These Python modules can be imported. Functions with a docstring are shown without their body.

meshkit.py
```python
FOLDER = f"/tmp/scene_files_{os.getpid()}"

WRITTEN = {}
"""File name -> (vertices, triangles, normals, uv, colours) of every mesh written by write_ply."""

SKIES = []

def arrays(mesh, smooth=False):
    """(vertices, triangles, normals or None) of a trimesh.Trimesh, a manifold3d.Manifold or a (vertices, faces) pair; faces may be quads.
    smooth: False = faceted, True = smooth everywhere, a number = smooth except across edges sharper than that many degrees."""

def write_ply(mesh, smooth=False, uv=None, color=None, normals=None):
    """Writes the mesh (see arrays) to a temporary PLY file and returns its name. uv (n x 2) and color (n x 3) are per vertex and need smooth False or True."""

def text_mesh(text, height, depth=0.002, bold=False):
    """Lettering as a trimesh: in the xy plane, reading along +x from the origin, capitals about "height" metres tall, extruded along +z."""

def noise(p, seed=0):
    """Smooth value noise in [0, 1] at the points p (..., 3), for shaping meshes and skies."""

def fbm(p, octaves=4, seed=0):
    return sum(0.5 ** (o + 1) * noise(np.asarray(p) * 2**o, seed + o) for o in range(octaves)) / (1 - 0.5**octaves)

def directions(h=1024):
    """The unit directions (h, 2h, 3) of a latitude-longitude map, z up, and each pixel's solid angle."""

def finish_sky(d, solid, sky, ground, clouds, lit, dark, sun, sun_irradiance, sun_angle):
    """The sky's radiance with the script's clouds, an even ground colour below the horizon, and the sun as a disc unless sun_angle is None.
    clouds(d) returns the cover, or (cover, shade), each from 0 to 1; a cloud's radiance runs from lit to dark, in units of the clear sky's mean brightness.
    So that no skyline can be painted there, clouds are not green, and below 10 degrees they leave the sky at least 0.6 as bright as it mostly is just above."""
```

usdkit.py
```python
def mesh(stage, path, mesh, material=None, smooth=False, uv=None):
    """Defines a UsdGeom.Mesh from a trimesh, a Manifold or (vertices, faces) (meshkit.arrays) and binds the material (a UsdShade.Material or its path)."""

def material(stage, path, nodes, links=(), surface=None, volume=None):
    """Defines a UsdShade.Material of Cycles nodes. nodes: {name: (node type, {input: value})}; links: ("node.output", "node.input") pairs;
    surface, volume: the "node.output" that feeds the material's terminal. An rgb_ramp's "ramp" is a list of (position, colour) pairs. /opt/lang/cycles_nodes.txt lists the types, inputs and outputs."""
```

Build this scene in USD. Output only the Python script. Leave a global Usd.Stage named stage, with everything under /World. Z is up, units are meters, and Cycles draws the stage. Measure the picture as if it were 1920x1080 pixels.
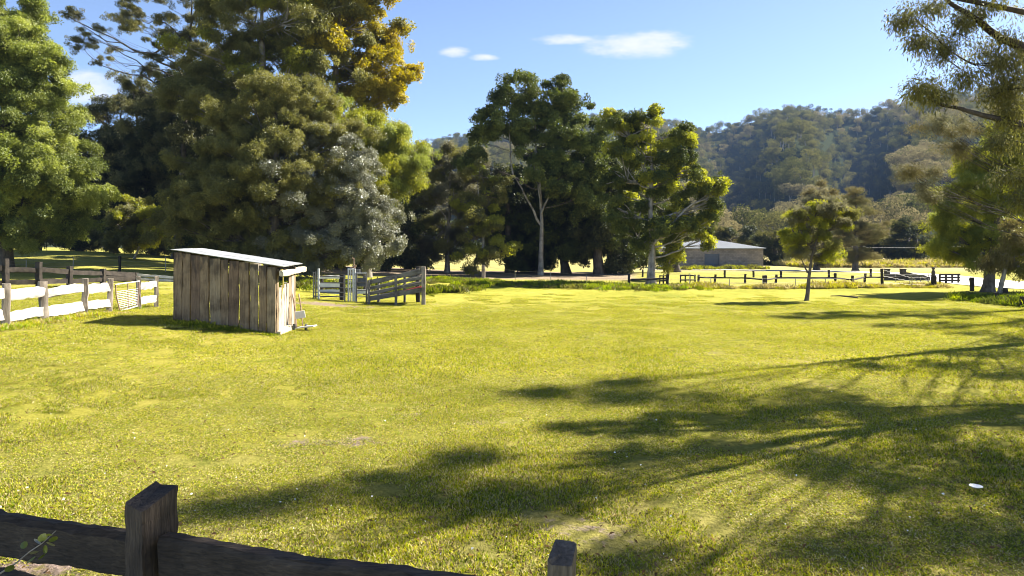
import math
import numpy as np
import trimesh
import usdkit, meshkit
from pxr import Usd, UsdGeom, UsdLux, UsdShade, Gf, Sdf, Vt

stage = Usd.Stage.CreateInMemory()
UsdGeom.SetStageUpAxis(stage, "Z")
UsdGeom.SetStageMetersPerUnit(stage, 1.0)
UsdGeom.Xform.Define(stage, "/World")
UsdGeom.Scope.Define(stage, "/World/Looks")

# ------------------------------------------------------------------ camera, sky, sun, exposure
F, HORIZON, EYE = 1300.0, 462.0, 2.4          # lens in pixels of a 1920 wide frame, horizon row, eye height
cam = UsdGeom.Camera.Define(stage, "/World/camera")
cam.AddTranslateOp().Set(Gf.Vec3d(0, 0, EYE))
cam.AddRotateXOp().Set(90.0)
cam.CreateHorizontalApertureAttr(36.0)
cam.CreateVerticalApertureAttr(20.25)
cam.CreateFocalLengthAttr(36.0 * F / 1920)
cam.CreateVerticalApertureOffsetAttr(-(540 - HORIZON) / 1920 * 36.0)
cam.CreateClippingRangeAttr(Gf.Vec2f(0.05, 20000))
cam.CreateExposureAttr(2.12)

SUN_AZ, SUN_EL = math.radians(63.0), math.radians(42.0)   # azimuth clockwise from +y
SUN = np.array([math.sin(SUN_AZ) * math.cos(SUN_EL), math.cos(SUN_AZ) * math.cos(SUN_EL), math.sin(SUN_EL)])
sun = UsdLux.DistantLight.Define(stage, "/World/sun")
sun.CreateIntensityAttr(1.25)
sun.CreateNormalizeAttr(True)
sun.CreateAngleAttr(0.5)
sun.CreateColorAttr(Gf.Vec3f(1.0, 0.93, 0.80))
sun.AddRotateZOp().Set(-math.degrees(SUN_AZ))
sun.AddRotateXOp().Set(-(90 - math.degrees(SUN_EL)))


def chain(nodes, links, prefix, op, a, b=None):
    """one math node; a and b are numbers or 'node.output'"""
    inp = {"math_type": op}
    for k, v in (("value1", a), ("value2", b)):
        if isinstance(v, str):
            links.append((v, f"{prefix}.{k}"))
        elif v is not None:
            inp[k] = float(v)
    nodes[prefix] = ("math", inp)
    return f"{prefix}.value"


def sky_material():
    n, l = {}, []
    n["sky"] = ("sky_texture", {"sky_type": "single_scattering", "sun_disc": False, "sun_elevation": SUN_EL, "sun_rotation": SUN_AZ,
                                "altitude": 100.0, "air_density": 0.5, "aerosol_density": 0.25, "ozone_density": 0.4})
    n["tc"] = ("texture_coordinate", {})
    n["sep"] = ("separate_xyz", {})
    l.append(("tc.generated", "sep.vector"))
    y = chain(n, l, "ymax", "maximum", "sep.y", 0.05)
    u = chain(n, l, "u", "divide", "sep.x", y)
    v = chain(n, l, "v", "divide", "sep.z", y)
    n["comb"] = ("combine_xyz", {"z": 0.0})
    l += [(u, "comb.x"), (v, "comb.y")]
    n["mapn"] = ("mapping", {"scale": (20.0, 58.0, 1.0)})
    l.append(("comb.vector", "mapn.vector"))
    n["noise"] = ("noise_texture", {"scale": 1.0, "detail": 9.0, "roughness": 0.66})
    l.append(("mapn.vector", "noise.vector"))
    nz = chain(n, l, "nz", "multiply", chain(n, l, "nz0", "subtract", "noise.fac", 0.5), 2.0)
    total = None
    #            px,   py,  half width, half height, edge
    for i, (cx, cy, a, b) in enumerate([(1190, 86, 116, 27), (1230, 78, 80, 24), (1060, 74, 66, 12), (852, 97, 34, 12), (905, 108, 30, 8), (160, 165, 90, 40), (-150, 120, 130, 40), (2500, 60, 240, 40)]):
        e1 = chain(n, l, f"a{i}", "divide", chain(n, l, f"a0{i}", "subtract", u, (cx - 960) / F), a / F)
        e2 = chain(n, l, f"b{i}", "divide", chain(n, l, f"b0{i}", "subtract", v, (HORIZON - cy) / F), b / F)
        q = chain(n, l, f"q{i}", "add", chain(n, l, f"p{i}", "power", e1, 2.0), chain(n, l, f"r{i}", "power", e2, 2.0))
        q = chain(n, l, f"s{i}", "subtract", 1.0, q)
        total = q if total is None else chain(n, l, f"m{i}", "maximum", total, q)
    t = chain(n, l, "t", "add", total, nz)
    n["cov"] = ("map_range", {"range_type": "smoothstep", "from_min": -0.05, "from_max": 1.25, "to_min": 0.0, "to_max": 0.92, "clamp": True})
    l.append((t, "cov.value"))
    n["mix"] = ("mix_color", {"b": (3.7, 3.7, 4.1), "use_clamp": False})
    l += [("cov.result", "mix.fac"), ("sky.color", "mix.a")]
    n["bg"] = ("background_shader", {"strength": 0.062})
    l.append(("mix.result", "bg.color"))
    return usdkit.material(stage, "/World/Looks/sky_look", n, l, surface="bg.background")


dome = UsdLux.DomeLight.Define(stage, "/World/sky")
UsdShade.MaterialBindingAPI.Apply(dome.GetPrim()).Bind(sky_material())
dome.GetPrim().SetCustomDataByKey("kind", "structure")

# ------------------------------------------------------------------ helpers
used = {}


def numbered(name, parent="/World"):
    k = used.get((parent, name), 0)
    used[(parent, name)] = k + 1
    return name if k == 0 else f"{name}_{k:03d}"


def tag(prim, label=None, cat=None, group=None, kind=None):
    p = prim.GetPrim() if hasattr(prim, "GetPrim") else prim
    for k, v in (("label", label), ("category", cat), ("group", group), ("kind", kind)):
        if v:
            p.SetCustomDataByKey(k, v)
    return prim


def pth(parent):
    return "/World" if parent is None else str(parent.GetPath())


def obj(name, mesh, mat, parent=None, smooth=False, kind=None, label=None):
    base = pth(parent)
    m = usdkit.mesh(stage, f"{base}/{numbered(name, base)}", mesh, mat, smooth=smooth)
    tag(m, kind=kind, label=label)
    return m


def thing(name, label, cat, loc=(0, 0, 0), group=None):
    x = UsdGeom.Xform.Define(stage, "/World/" + numbered(name))
    x.AddTranslateOp().Set(Gf.Vec3d(*map(float, loc)))
    tag(x, label, cat, group)
    x.loc = np.array(loc, float)
    ORIGIN[str(x.GetPath())] = x.loc
    return x


ORIGIN = {}


def part(name, mesh, mat, t, smooth=False, kind=None, label=None, sub=None):
    """a part given in world coordinates, stored relative to the thing's base"""
    o = ORIGIN[str(t.GetPath())]
    v, f, n = meshkit.arrays(mesh, smooth)
    base = pth(sub if sub is not None else t)
    m = usdkit.mesh(stage, f"{base}/{numbered(name, base)}", (v - o, f), mat, smooth=False)
    if n is not None:
        m.CreateNormalsAttr(Vt.Vec3fArray.FromNumpy(n.astype(np.float32)))
        m.SetNormalsInterpolation("vertex")
    tag(m, kind=kind, label=label)
    return m


def at(px, py, d):
    """the point seen at pixel (px, py) of the photograph at d metres in front of the lens"""
    return np.array([(px - 960) / F * d, d, EYE - (py - HORIZON) / F * d])


def sstep(a, b, x):
    t = np.clip((np.asarray(x, float) - a) / (b - a), 0, 1)
    return t * t * (3 - 2 * t)


def G(x, y):
    """ground height"""
    x, y = np.asarray(x, float), np.asarray(y, float)
    u = x / np.maximum(y, 6.0)
    z = np.interp(x, [-60, -30, -16, -12.5, -9.0, -6.2, -3, 0], [0.8, 0.75, 0.6, 0.5, 0.34, 0.03, 0.0, 0.0]) * (1 - 0.25 * sstep(17, 26, y)) * sstep(2, 12, y)
    z = z * (1 - 0.5 * sstep(24, 40, y))
    A = np.interp(u, [-1.2, -0.75, -0.62, -0.5, -0.38, -0.28, -0.05, 0.1], [2.1, 1.8, 1.65, 1.3, 0.45, 0.30, 0.15, 0.0])
    z = z + A * sstep(22, 62, y)
    z = z - 0.5 * sstep(52, 90, y) * sstep(-0.35, -0.1, u)
    z = z + 0.05 * (meshkit.noise(np.stack([x / 5, y / 5, 0 * x], -1), 3) - 0.5) + 0.014 * (meshkit.noise(np.stack([x / 1.1, y / 1.1, 0 * x], -1), 8) - 0.5)
    return z


def ground_pt(px, d):
    x = (px - 960) / F * d
    return np.array([x, d, float(G(x, d))])


def tube(points, radii, sides=7, seed=0, rough=0.0, cap=True):
    p = np.asarray(points, float)
    r = np.broadcast_to(np.asarray(radii, float), (len(p),))
    t = np.gradient(p, axis=0)
    t /= np.linalg.norm(t, axis=1, keepdims=True) + 1e-12
    a = np.cross(t, np.where(np.abs(t[:, 2:]) < 0.9, [0, 0, 1.0], [1.0, 0, 0]))
    a /= np.linalg.norm(a, axis=1, keepdims=True) + 1e-12
    for i in range(1, len(a)):                       # keep the frame from flipping
        if a[i] @ a[i - 1] < 0:
            a[i] = -a[i]
    b = np.cross(t, a)
    ang = np.arange(sides) * 2 * np.pi / sides
    rr = r[:, None] * np.ones(sides)
    if rough:
        rr = rr * (1 + rough * np.random.default_rng(seed).normal(size=rr.shape))
    v = p[:, None] + rr[..., None] * (np.cos(ang)[None, :, None] * a[:, None] + np.sin(ang)[None, :, None] * b[:, None])
    i, j = np.meshgrid(np.arange(len(p) - 1), np.arange(sides), indexing="ij")
    q = np.stack([i * sides + j, i * sides + (j + 1) % sides, (i + 1) * sides + (j + 1) % sides, (i + 1) * sides + j], -1).reshape(-1, 4)
    f = np.vstack([q[:, [0, 1, 2]], q[:, [0, 2, 3]]])
    v = v.reshape(-1, 3)
    if cap:
        n = len(v)
        v = np.vstack([v, p[0], p[-1]])
        e = (len(p) - 1) * sides
        k = np.arange(sides)
        f = np.vstack([f, np.stack([np.full(sides, n), (k + 1) % sides, k], 1), np.stack([np.full(sides, n + 1), e + k, e + (k + 1) % sides], 1)])
    return v, f


def join(parts):
    vs, fs, n = [], [], 0
    for v, f in parts:
        vs.append(v)
        fs.append(np.asarray(f) + n)
        n += len(v)
    return np.vstack(vs), np.vstack(fs)


def timber(p0, p1, w, h, seed=0, rough=0.012, nseg=8, roll=0.0, chamfer=0.15, up=None, sag=0.0, end_jag=0.02):
    """a hewn timber from p0 to p1, w across and h along 'up': eight sided section, wavering along its length"""
    rng = np.random.default_rng(seed)
    p0, p1 = np.asarray(p0, float), np.asarray(p1, float)
    L = max(np.linalg.norm(p1 - p0), 1e-6)
    t = (p1 - p0) / L if L > 1e-6 else np.array([1.0, 0, 0])
    up = np.array([0, 0, 1.0]) if up is None else np.asarray(up, float)
    if abs(t @ up) > 0.9:
        up = np.array([0, 1.0, 0])
    s = np.cross(t, up)
    s /= np.linalg.norm(s)
    n = np.cross(s, t)
    c, sn = math.cos(roll), math.sin(roll)
    s, n = c * s + sn * n, -sn * s + c * n
    ch = chamfer * min(w, h)
    a, b = w / 2, h / 2
    sec = np.array([[a, -b + ch], [a, b - ch], [a - ch, b], [-a + ch, b], [-a, b - ch], [-a, -b + ch], [-a + ch, -b], [a - ch, -b]])
    sec = sec + rng.normal(size=sec.shape) * rough * 0.8
    ks = np.linspace(0, 1, nseg + 1)
    off = np.cumsum(rng.normal(size=(nseg + 1, 2)) * rough * 0.5, axis=0)
    off -= np.linspace(0, 1, nseg + 1)[:, None] * off[-1]
    rings = []
    for i, k in enumerate(ks):
        q = sec * (1 + rng.normal() * rough * 0.6 / max(w, h)) + rng.normal(size=sec.shape) * rough * 0.45 + off[i]
        end = np.zeros(8)
        if i in (0, nseg):
            end = rng.normal(size=8) * end_jag * min(w, h)
        rings.append(p0 + (k * L + end)[:, None] * t + q[:, :1] * s + q[:, 1:] * n - np.array([0, 0, sag * 4 * k * (1 - k)]))
    v = np.vstack(rings)
    i, j = np.meshgrid(np.arange(nseg), np.arange(8), indexing="ij")
    q = np.stack([i * 8 + j, i * 8 + (j + 1) % 8, (i + 1) * 8 + (j + 1) % 8, (i + 1) * 8 + j], -1).reshape(-1, 4)
    f = np.vstack([q[:, [0, 1, 2]], q[:, [0, 2, 3]]])
    m = len(v)
    v = np.vstack([v, rings[0].mean(0), rings[-1].mean(0)])
    e = nseg * 8
    k = np.arange(8)
    f = np.vstack([f, np.stack([np.full(8, m), (k + 1) % 8, k], 1), np.stack([np.full(8, m + 1), e + k, e + (k + 1) % 8], 1)])
    mesh = trimesh.Trimesh(v, f, process=False)
    if mesh.volume < 0:
        f = f[:, ::-1]
    return v, f


def bar(p0, p1, w, h, up=None):
    return timber(p0, p1, w, h, rough=0.0, nseg=1, chamfer=0.1, up=up, end_jag=0)


# ------------------------------------------------------------------ materials
def mat(name, nodes, links, surface, volume=None):
    return usdkit.material(stage, f"/World/Looks/{name}", nodes, links, surface=surface, volume=volume)


def wood(name, dark, light, scale, rough=0.85, bump=0.6, fine=1.0, stain=False):
    """weathered timber; scale stretches the grain along its long axis"""
    n = {
        "geo": ("texture_coordinate", {}),
        "map": ("mapping", {"scale": scale}),
        "n1": ("noise_texture", {"scale": 1.0, "detail": 6.0, "roughness": 0.65, "distortion": 0.6}),
        "n2": ("noise_texture", {"scale": 2.3, "detail": 4.0, "roughness": 0.6}),
        "isl": ("geometry", {}),
        "ramp": ("rgb_ramp", {"ramp": [(0.25, dark), (0.48, tuple((a + b) / 2 for a, b in zip(dark, light))), (0.72, light)]}),
        "r2": ("rgb_ramp", {"ramp": [(0.30, (0.45, 0.42, 0.40)), (0.55, (1.0, 0.98, 0.95)), (0.8, (1.12, 1.08, 1.0))]}),
        "mul": ("mix_color", {"blend_type": "multiply", "fac": 1.0, "use_clamp": False}),
        "bump": ("bump", {"strength": bump, "distance": 0.012 * fine}),
        "p": ("principled_bsdf", {"roughness": rough, "specular_ior_level": 0.25}),
    }
    l = [("geo.object", "map.vector"), ("map.vector", "n1.vector"), ("geo.object", "n2.vector"), ("n1.fac", "ramp.fac"), ("n2.fac", "r2.fac"),
         ("ramp.color", "mul.a"), ("r2.color", "mul.b"), ("n1.fac", "bump.height"), ("bump.normal", "p.normal")]
    out = "mul.result"
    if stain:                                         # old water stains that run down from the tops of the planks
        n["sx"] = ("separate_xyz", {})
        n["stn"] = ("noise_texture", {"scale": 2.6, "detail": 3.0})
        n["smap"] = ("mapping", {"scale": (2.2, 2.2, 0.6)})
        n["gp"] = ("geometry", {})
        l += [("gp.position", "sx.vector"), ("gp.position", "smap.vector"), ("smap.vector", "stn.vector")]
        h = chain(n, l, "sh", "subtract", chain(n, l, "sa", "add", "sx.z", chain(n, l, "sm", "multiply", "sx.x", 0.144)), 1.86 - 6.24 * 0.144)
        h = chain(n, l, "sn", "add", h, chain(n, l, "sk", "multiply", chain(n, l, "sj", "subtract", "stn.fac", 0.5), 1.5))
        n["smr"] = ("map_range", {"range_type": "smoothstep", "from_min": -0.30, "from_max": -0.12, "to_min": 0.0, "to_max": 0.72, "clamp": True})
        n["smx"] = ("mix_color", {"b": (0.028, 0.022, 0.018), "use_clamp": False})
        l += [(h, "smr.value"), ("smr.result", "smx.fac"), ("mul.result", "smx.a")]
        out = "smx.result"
    l.append((out, "p.base_color"))
    return mat(name, n, l, "p.BSDF")


def leaf(name, col, col2, trans=0.35, gloss=0.12, rough=0.45, wscale=0.35, bright=0.8):
    """leaves: diffuse, some light let through, some sheen; tone drifts through the tree and from sprig to sprig"""
    n = {
        "geo": ("geometry", {}),
        "oi": ("object_info", {}),
        "noise": ("noise_texture", {"scale": wscale, "detail": 3.0, "roughness": 0.6}),
        "add": ("math", {"math_type": "multiply_add", "value2": 0.55, "value3": -0.28}),
        "sum": ("math", {"math_type": "add"}),
        "ramp": ("rgb_ramp", {"ramp": [(0.25, col), (0.75, col2)]}),
        "val": ("math", {"math_type": "multiply_add", "value2": bright, "value3": 1 - bright / 2}),
        "hsv": ("hsv", {}),
        "d": ("diffuse_bsdf", {}),
        "t": ("translucent_bsdf", {}),
        "tc": ("hsv", {"saturation": 1.1, "value": 1.6 if trans > 0.45 else 1.25}),
        "m": ("mix_closure", {"fac": trans}),
        "g": ("glossy_bsdf", {"roughness": rough, "color": (0.9, 0.95, 1.0)}),
        "fr": ("layer_weight", {"blend": 0.25}),
        "fm": ("math", {"math_type": "multiply_add", "value2": 0.35, "value3": gloss * 0.5}),
        "m2": ("mix_closure", {}),
    }
    l = [("geo.position", "noise.vector"), ("oi.random", "add.value1"), ("add.value", "sum.value1"), ("noise.fac", "sum.value2"), ("sum.value", "ramp.fac"),
         ("geo.random_per_island", "val.value1"), ("val.value", "hsv.value"), ("ramp.color", "hsv.color"), ("hsv.color", "d.color"), ("hsv.color", "tc.color"), ("tc.color", "t.color"),
         ("d.BSDF", "m.closure1"), ("t.BSDF", "m.closure2"), ("fr.facing", "fm.value1"), ("m.closure", "m2.closure1"), ("g.BSDF", "m2.closure2")]
    n["fm"][1]["value2"] = gloss
    n["fm"][1]["value3"] = gloss * 0.25
    l += [("fm.value", "m2.fac")]
    return mat(name, n, l, "m2.closure")


def plain(name, col, rough=0.6, metallic=0.0, var=0.25, scale=4.0, bump=0.0):
    n = {
        "geo": ("geometry", {}),
        "noise": ("noise_texture", {"scale": scale, "detail": 6.0, "roughness": 0.6}),
        "ramp": ("rgb_ramp", {"ramp": [(0.3, tuple(c * (1 - var) for c in col)), (0.7, tuple(min(1, c * (1 + var)) for c in col))]}),
        "p": ("principled_bsdf", {"roughness": rough, "metallic": metallic}),
    }
    l = [("geo.position", "noise.vector"), ("noise.fac", "ramp.fac"), ("ramp.color", "p.base_color")]
    if bump:
        n["bump"] = ("bump", {"strength": bump, "distance": 0.03})
        l += [("noise.fac", "bump.height"), ("bump.normal", "p.normal")]
    return mat(name, n, l, "p.BSDF")


M = {}
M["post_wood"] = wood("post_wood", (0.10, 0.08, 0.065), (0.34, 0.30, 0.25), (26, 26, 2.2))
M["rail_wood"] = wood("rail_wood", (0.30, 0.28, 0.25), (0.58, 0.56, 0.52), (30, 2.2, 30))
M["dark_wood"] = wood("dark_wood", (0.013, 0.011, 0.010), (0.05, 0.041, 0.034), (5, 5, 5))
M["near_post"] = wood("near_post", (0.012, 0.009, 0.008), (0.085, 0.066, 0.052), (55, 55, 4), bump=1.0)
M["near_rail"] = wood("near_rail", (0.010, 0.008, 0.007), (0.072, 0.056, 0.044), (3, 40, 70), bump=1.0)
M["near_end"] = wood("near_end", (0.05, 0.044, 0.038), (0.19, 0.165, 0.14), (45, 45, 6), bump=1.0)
M["plank"] = wood("plank", (0.08, 0.052, 0.030), (0.27, 0.195, 0.115), (34, 34, 1.7), stain=True)
M["plank_brown"] = wood("plank_brown", (0.06, 0.037, 0.022), (0.19, 0.13, 0.082), (34, 34, 1.7), stain=True)
M["plank_grey"] = wood("plank_grey", (0.095, 0.07, 0.043), (0.30, 0.23, 0.145), (34, 34, 1.7), stain=True)
M["pale_plank"] = wood("pale_plank", (0.20, 0.17, 0.135), (0.46, 0.41, 0.35), (34, 34, 1.7))
M["beam"] = wood("beam", (0.34, 0.29, 0.21), (0.60, 0.53, 0.42), (30, 3, 30))
M["ramp_wood"] = wood("ramp_wood", (0.07, 0.065, 0.056), (0.19, 0.178, 0.155), (3, 30, 30))
M["bark_grey"] = wood("bark_grey", (0.13, 0.115, 0.10), (0.34, 0.31, 0.28), (9, 9, 1.2), bump=0.8, fine=2)
M["bark_dark"] = wood("bark_dark", (0.05, 0.042, 0.035), (0.15, 0.125, 0.10), (12, 12, 2), bump=0.9, fine=2)
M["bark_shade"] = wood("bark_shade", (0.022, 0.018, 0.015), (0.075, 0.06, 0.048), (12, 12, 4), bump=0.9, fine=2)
M["bark_pale"] = wood("bark_pale", (0.15, 0.135, 0.12), (0.34, 0.315, 0.28), (3, 3, 0.8), bump=0.4)
M["steel"] = plain("steel", (0.13, 0.12, 0.11), 0.5, 0.3)
M["pale_steel"] = plain("pale_steel", (0.5, 0.5, 0.48), 0.5, 0.15)
M["rusty_steel"] = plain("rusty_steel", (0.26, 0.17, 0.12), 0.75, 0.2, 0.4, 9)
M["wire"] = plain("wire", (0.24, 0.23, 0.22), 0.5, 0.6)
M["white_board"] = plain("white_board", (0.46, 0.45, 0.43), 0.7, 0, 0.12, 3)
M["dark_sheet"] = plain("dark_sheet", (0.06, 0.065, 0.07), 0.5, 0.2)
M["red_paint"] = plain("red_paint", (0.42, 0.05, 0.04), 0.5)
M["iron_roof"] = plain("iron_roof", (0.30, 0.31, 0.32), 0.6, 0.2, 0.3, 2.5)
M["barn_roof"] = plain("barn_roof", (0.12, 0.135, 0.16), 0.85, 0.0, 0.08, 1.0)
M["barn_door"] = plain("barn_door", (0.10, 0.11, 0.13), 0.6, 0.1, 0.12)
M["trim"] = plain("trim", (0.40, 0.42, 0.44), 0.5)
M["plate"] = plain("plate", (0.82, 0.82, 0.80), 0.4)
M["pillar"] = plain("pillar", (0.045, 0.037, 0.032), 0.85, 0, 0.4, 6, 0.5)
M["rope"] = plain("rope", (0.55, 0.42, 0.08), 0.8)
M["dead_leaf"] = leaf("dead_leaf", (0.24, 0.13, 0.06), (0.42, 0.28, 0.14), 0.2, 0.08, wscale=2.0, bright=0.8)
M["yellow_leaf"] = leaf("yellow_leaf", (0.60, 0.45, 0.10), (0.70, 0.48, 0.18), 0.2, 0.08, wscale=2.0)

# grass tones
GRASS = {"lush": ((0.32, 0.42, 0.024), (0.50, 0.56, 0.035)), "sunny": ((0.56, 0.54, 0.055), (0.78, 0.72, 0.10)),
         "straw": ((0.58, 0.50, 0.21), (0.80, 0.70, 0.36)), "dead": ((0.13, 0.09, 0.045), (0.30, 0.22, 0.12)), "deep": ((0.17, 0.22, 0.018), (0.30, 0.34, 0.028))}
for k, (a, b) in GRASS.items():
    M["grass_" + k] = leaf("grass_" + k, a, b, 0.42, 0.03, 0.5, wscale=0.5, bright=0.6)

# foliage
LEAVES = {
    "lime": ((0.27, 0.32, 0.05), (0.50, 0.54, 0.12)), "lime_deep": ((0.15, 0.19, 0.03), (0.28, 0.32, 0.06)),
    "olive": ((0.20, 0.20, 0.042), (0.37, 0.35, 0.095)), "silver": ((0.19, 0.19, 0.085), (0.36, 0.35, 0.195)),
    "gold": ((0.36, 0.31, 0.022), (0.58, 0.47, 0.035)), "orange": ((0.35, 0.28, 0.025), (0.52, 0.40, 0.035)),
    "dark": ((0.06, 0.072, 0.024), (0.125, 0.135, 0.042)), "gum": ((0.15, 0.155, 0.055), (0.29, 0.275, 0.105)),
    "bright": ((0.29, 0.31, 0.03), (0.52, 0.52, 0.06)), "glossy": ((0.09, 0.12, 0.02), (0.19, 0.215, 0.035)),
    "hazel": ((0.20, 0.175, 0.06), (0.36, 0.30, 0.12)), "wispy": ((0.17, 0.165, 0.085), (0.30, 0.28, 0.15)), "pine": ((0.17, 0.165, 0.055), (0.33, 0.30, 0.11)),
    "hill": ((0.12, 0.13, 0.042), (0.28, 0.26, 0.090)), "hill_tan": ((0.26, 0.23, 0.11), (0.42, 0.36, 0.19)),
}
for k, (a, b) in LEAVES.items():
    M["leaf_" + k] = leaf("leaf_" + k, a, b, 0.5 if k in ("bright", "wispy", "gold", "lime", "orange") else 0.42 if k in ("olive", "gum") else 0.3, 0.30 if k == "silver" else 0.0 if k.startswith("hill") else 0.08, 0.42 if k == "silver" else 0.5)


def ground_material():
    n = {
        "geo": ("geometry", {}),
        "att": ("attribute", {"attribute": "zone"}),
        "sep": ("separate_color", {}),
        "big": ("noise_texture", {"scale": 0.22, "detail": 4.0, "roughness": 0.6}),
        "mid": ("noise_texture", {"scale": 2.2, "detail": 5.0, "roughness": 0.65}),
        "fine": ("noise_texture", {"scale": 22.0, "detail": 5.0, "roughness": 0.7}),
        "fine2": ("noise_texture", {"scale": 7.0, "detail": 4.0, "roughness": 0.7}),
        "rb": ("rgb_ramp", {"ramp": [(0.3, (0.18, 0.19, 0.024)), (0.5, (0.255, 0.243, 0.032)), (0.72, (0.32, 0.285, 0.050))]}),
        "rm": ("rgb_ramp", {"ramp": [(0.3, (0.55, 0.66, 0.5)), (0.5, (1, 1, 1)), (0.72, (1.12, 1.08, 1.4))]}),
        "rf": ("rgb_ramp", {"ramp": [(0.28, (0.35, 0.38, 0.3)), (0.46, (1, 1, 1)), (0.72, (1.35, 1.3, 1.6))]}),
        "m1": ("mix_color", {"blend_type": "multiply", "fac": 1.0, "use_clamp": False}),
        "m2": ("mix_color", {"blend_type": "multiply", "fac": 0.9, "use_clamp": False}),
        "dirt": ("rgb_ramp", {"ramp": [(0.3, (0.13, 0.095, 0.065)), (0.7, (0.32, 0.25, 0.18))]}),
        "straw": ("rgb_ramp", {"ramp": [(0.3, (0.21, 0.175, 0.075)), (0.7, (0.36, 0.31, 0.165))]}),
        "mdirt": ("mix_color", {"use_clamp": False}),
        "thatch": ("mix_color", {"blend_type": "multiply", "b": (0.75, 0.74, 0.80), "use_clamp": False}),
        "mstraw": ("mix_color", {"use_clamp": False}),
        "bsum": ("math", {"math_type": "add"}),
        "bump": ("bump", {"strength": 0.8, "distance": 0.06}),
        "p": ("principled_bsdf", {"roughness": 0.95, "specular_ior_level": 0.05}),
        "dj": ("math", {"math_type": "multiply_add", "value2": 1.6, "value3": -0.8}),
        "da": ("math", {"math_type": "add"}),
        "dr": ("map_range", {"range_type": "smoothstep", "from_min": 0.35, "from_max": 0.75, "to_min": 0.0, "to_max": 1.0, "clamp": True}),
    }
    l = [("att.color", "sep.color"), ("geo.position", "big.vector"), ("geo.position", "mid.vector"), ("geo.position", "fine.vector"), ("geo.position", "fine2.vector"),
         ("big.fac", "rb.fac"), ("mid.fac", "rm.fac"), ("fine.fac", "rf.fac"), ("rb.color", "m1.a"), ("rm.color", "m1.b"),
         ("m1.result", "mstraw.a"), ("mid.fac", "straw.fac"), ("straw.color", "mstraw.b"), ("sep.g", "mstraw.fac"),
         ("mstraw.result", "mdirt.a"), ("fine2.fac", "dirt.fac"), ("dirt.color", "mdirt.b"), ("fine2.fac", "dj.value1"), ("dj.value", "da.value1"), ("sep.r", "da.value2"), ("da.value", "dr.value"), ("dr.result", "mdirt.fac"),
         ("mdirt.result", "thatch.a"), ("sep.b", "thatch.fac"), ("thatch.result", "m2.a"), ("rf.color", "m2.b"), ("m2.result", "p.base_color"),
         ("fine.fac", "bsum.value1"), ("fine2.fac", "bsum.value2"), ("bsum.value", "bump.height"), ("bump.normal", "p.normal")]
    return mat("ground", n, l, "p.BSDF")


M["ground"] = ground_material()
M["gravel"] = plain("gravel", (0.50, 0.47, 0.43), 0.95, 0, 0.22, 14, 0.7)
M["hill_soil"] = mat("hill_soil", {"d": ("diffuse_bsdf", {"color": (0.03, 0.036, 0.018)})}, [], "d.BSDF")


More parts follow.
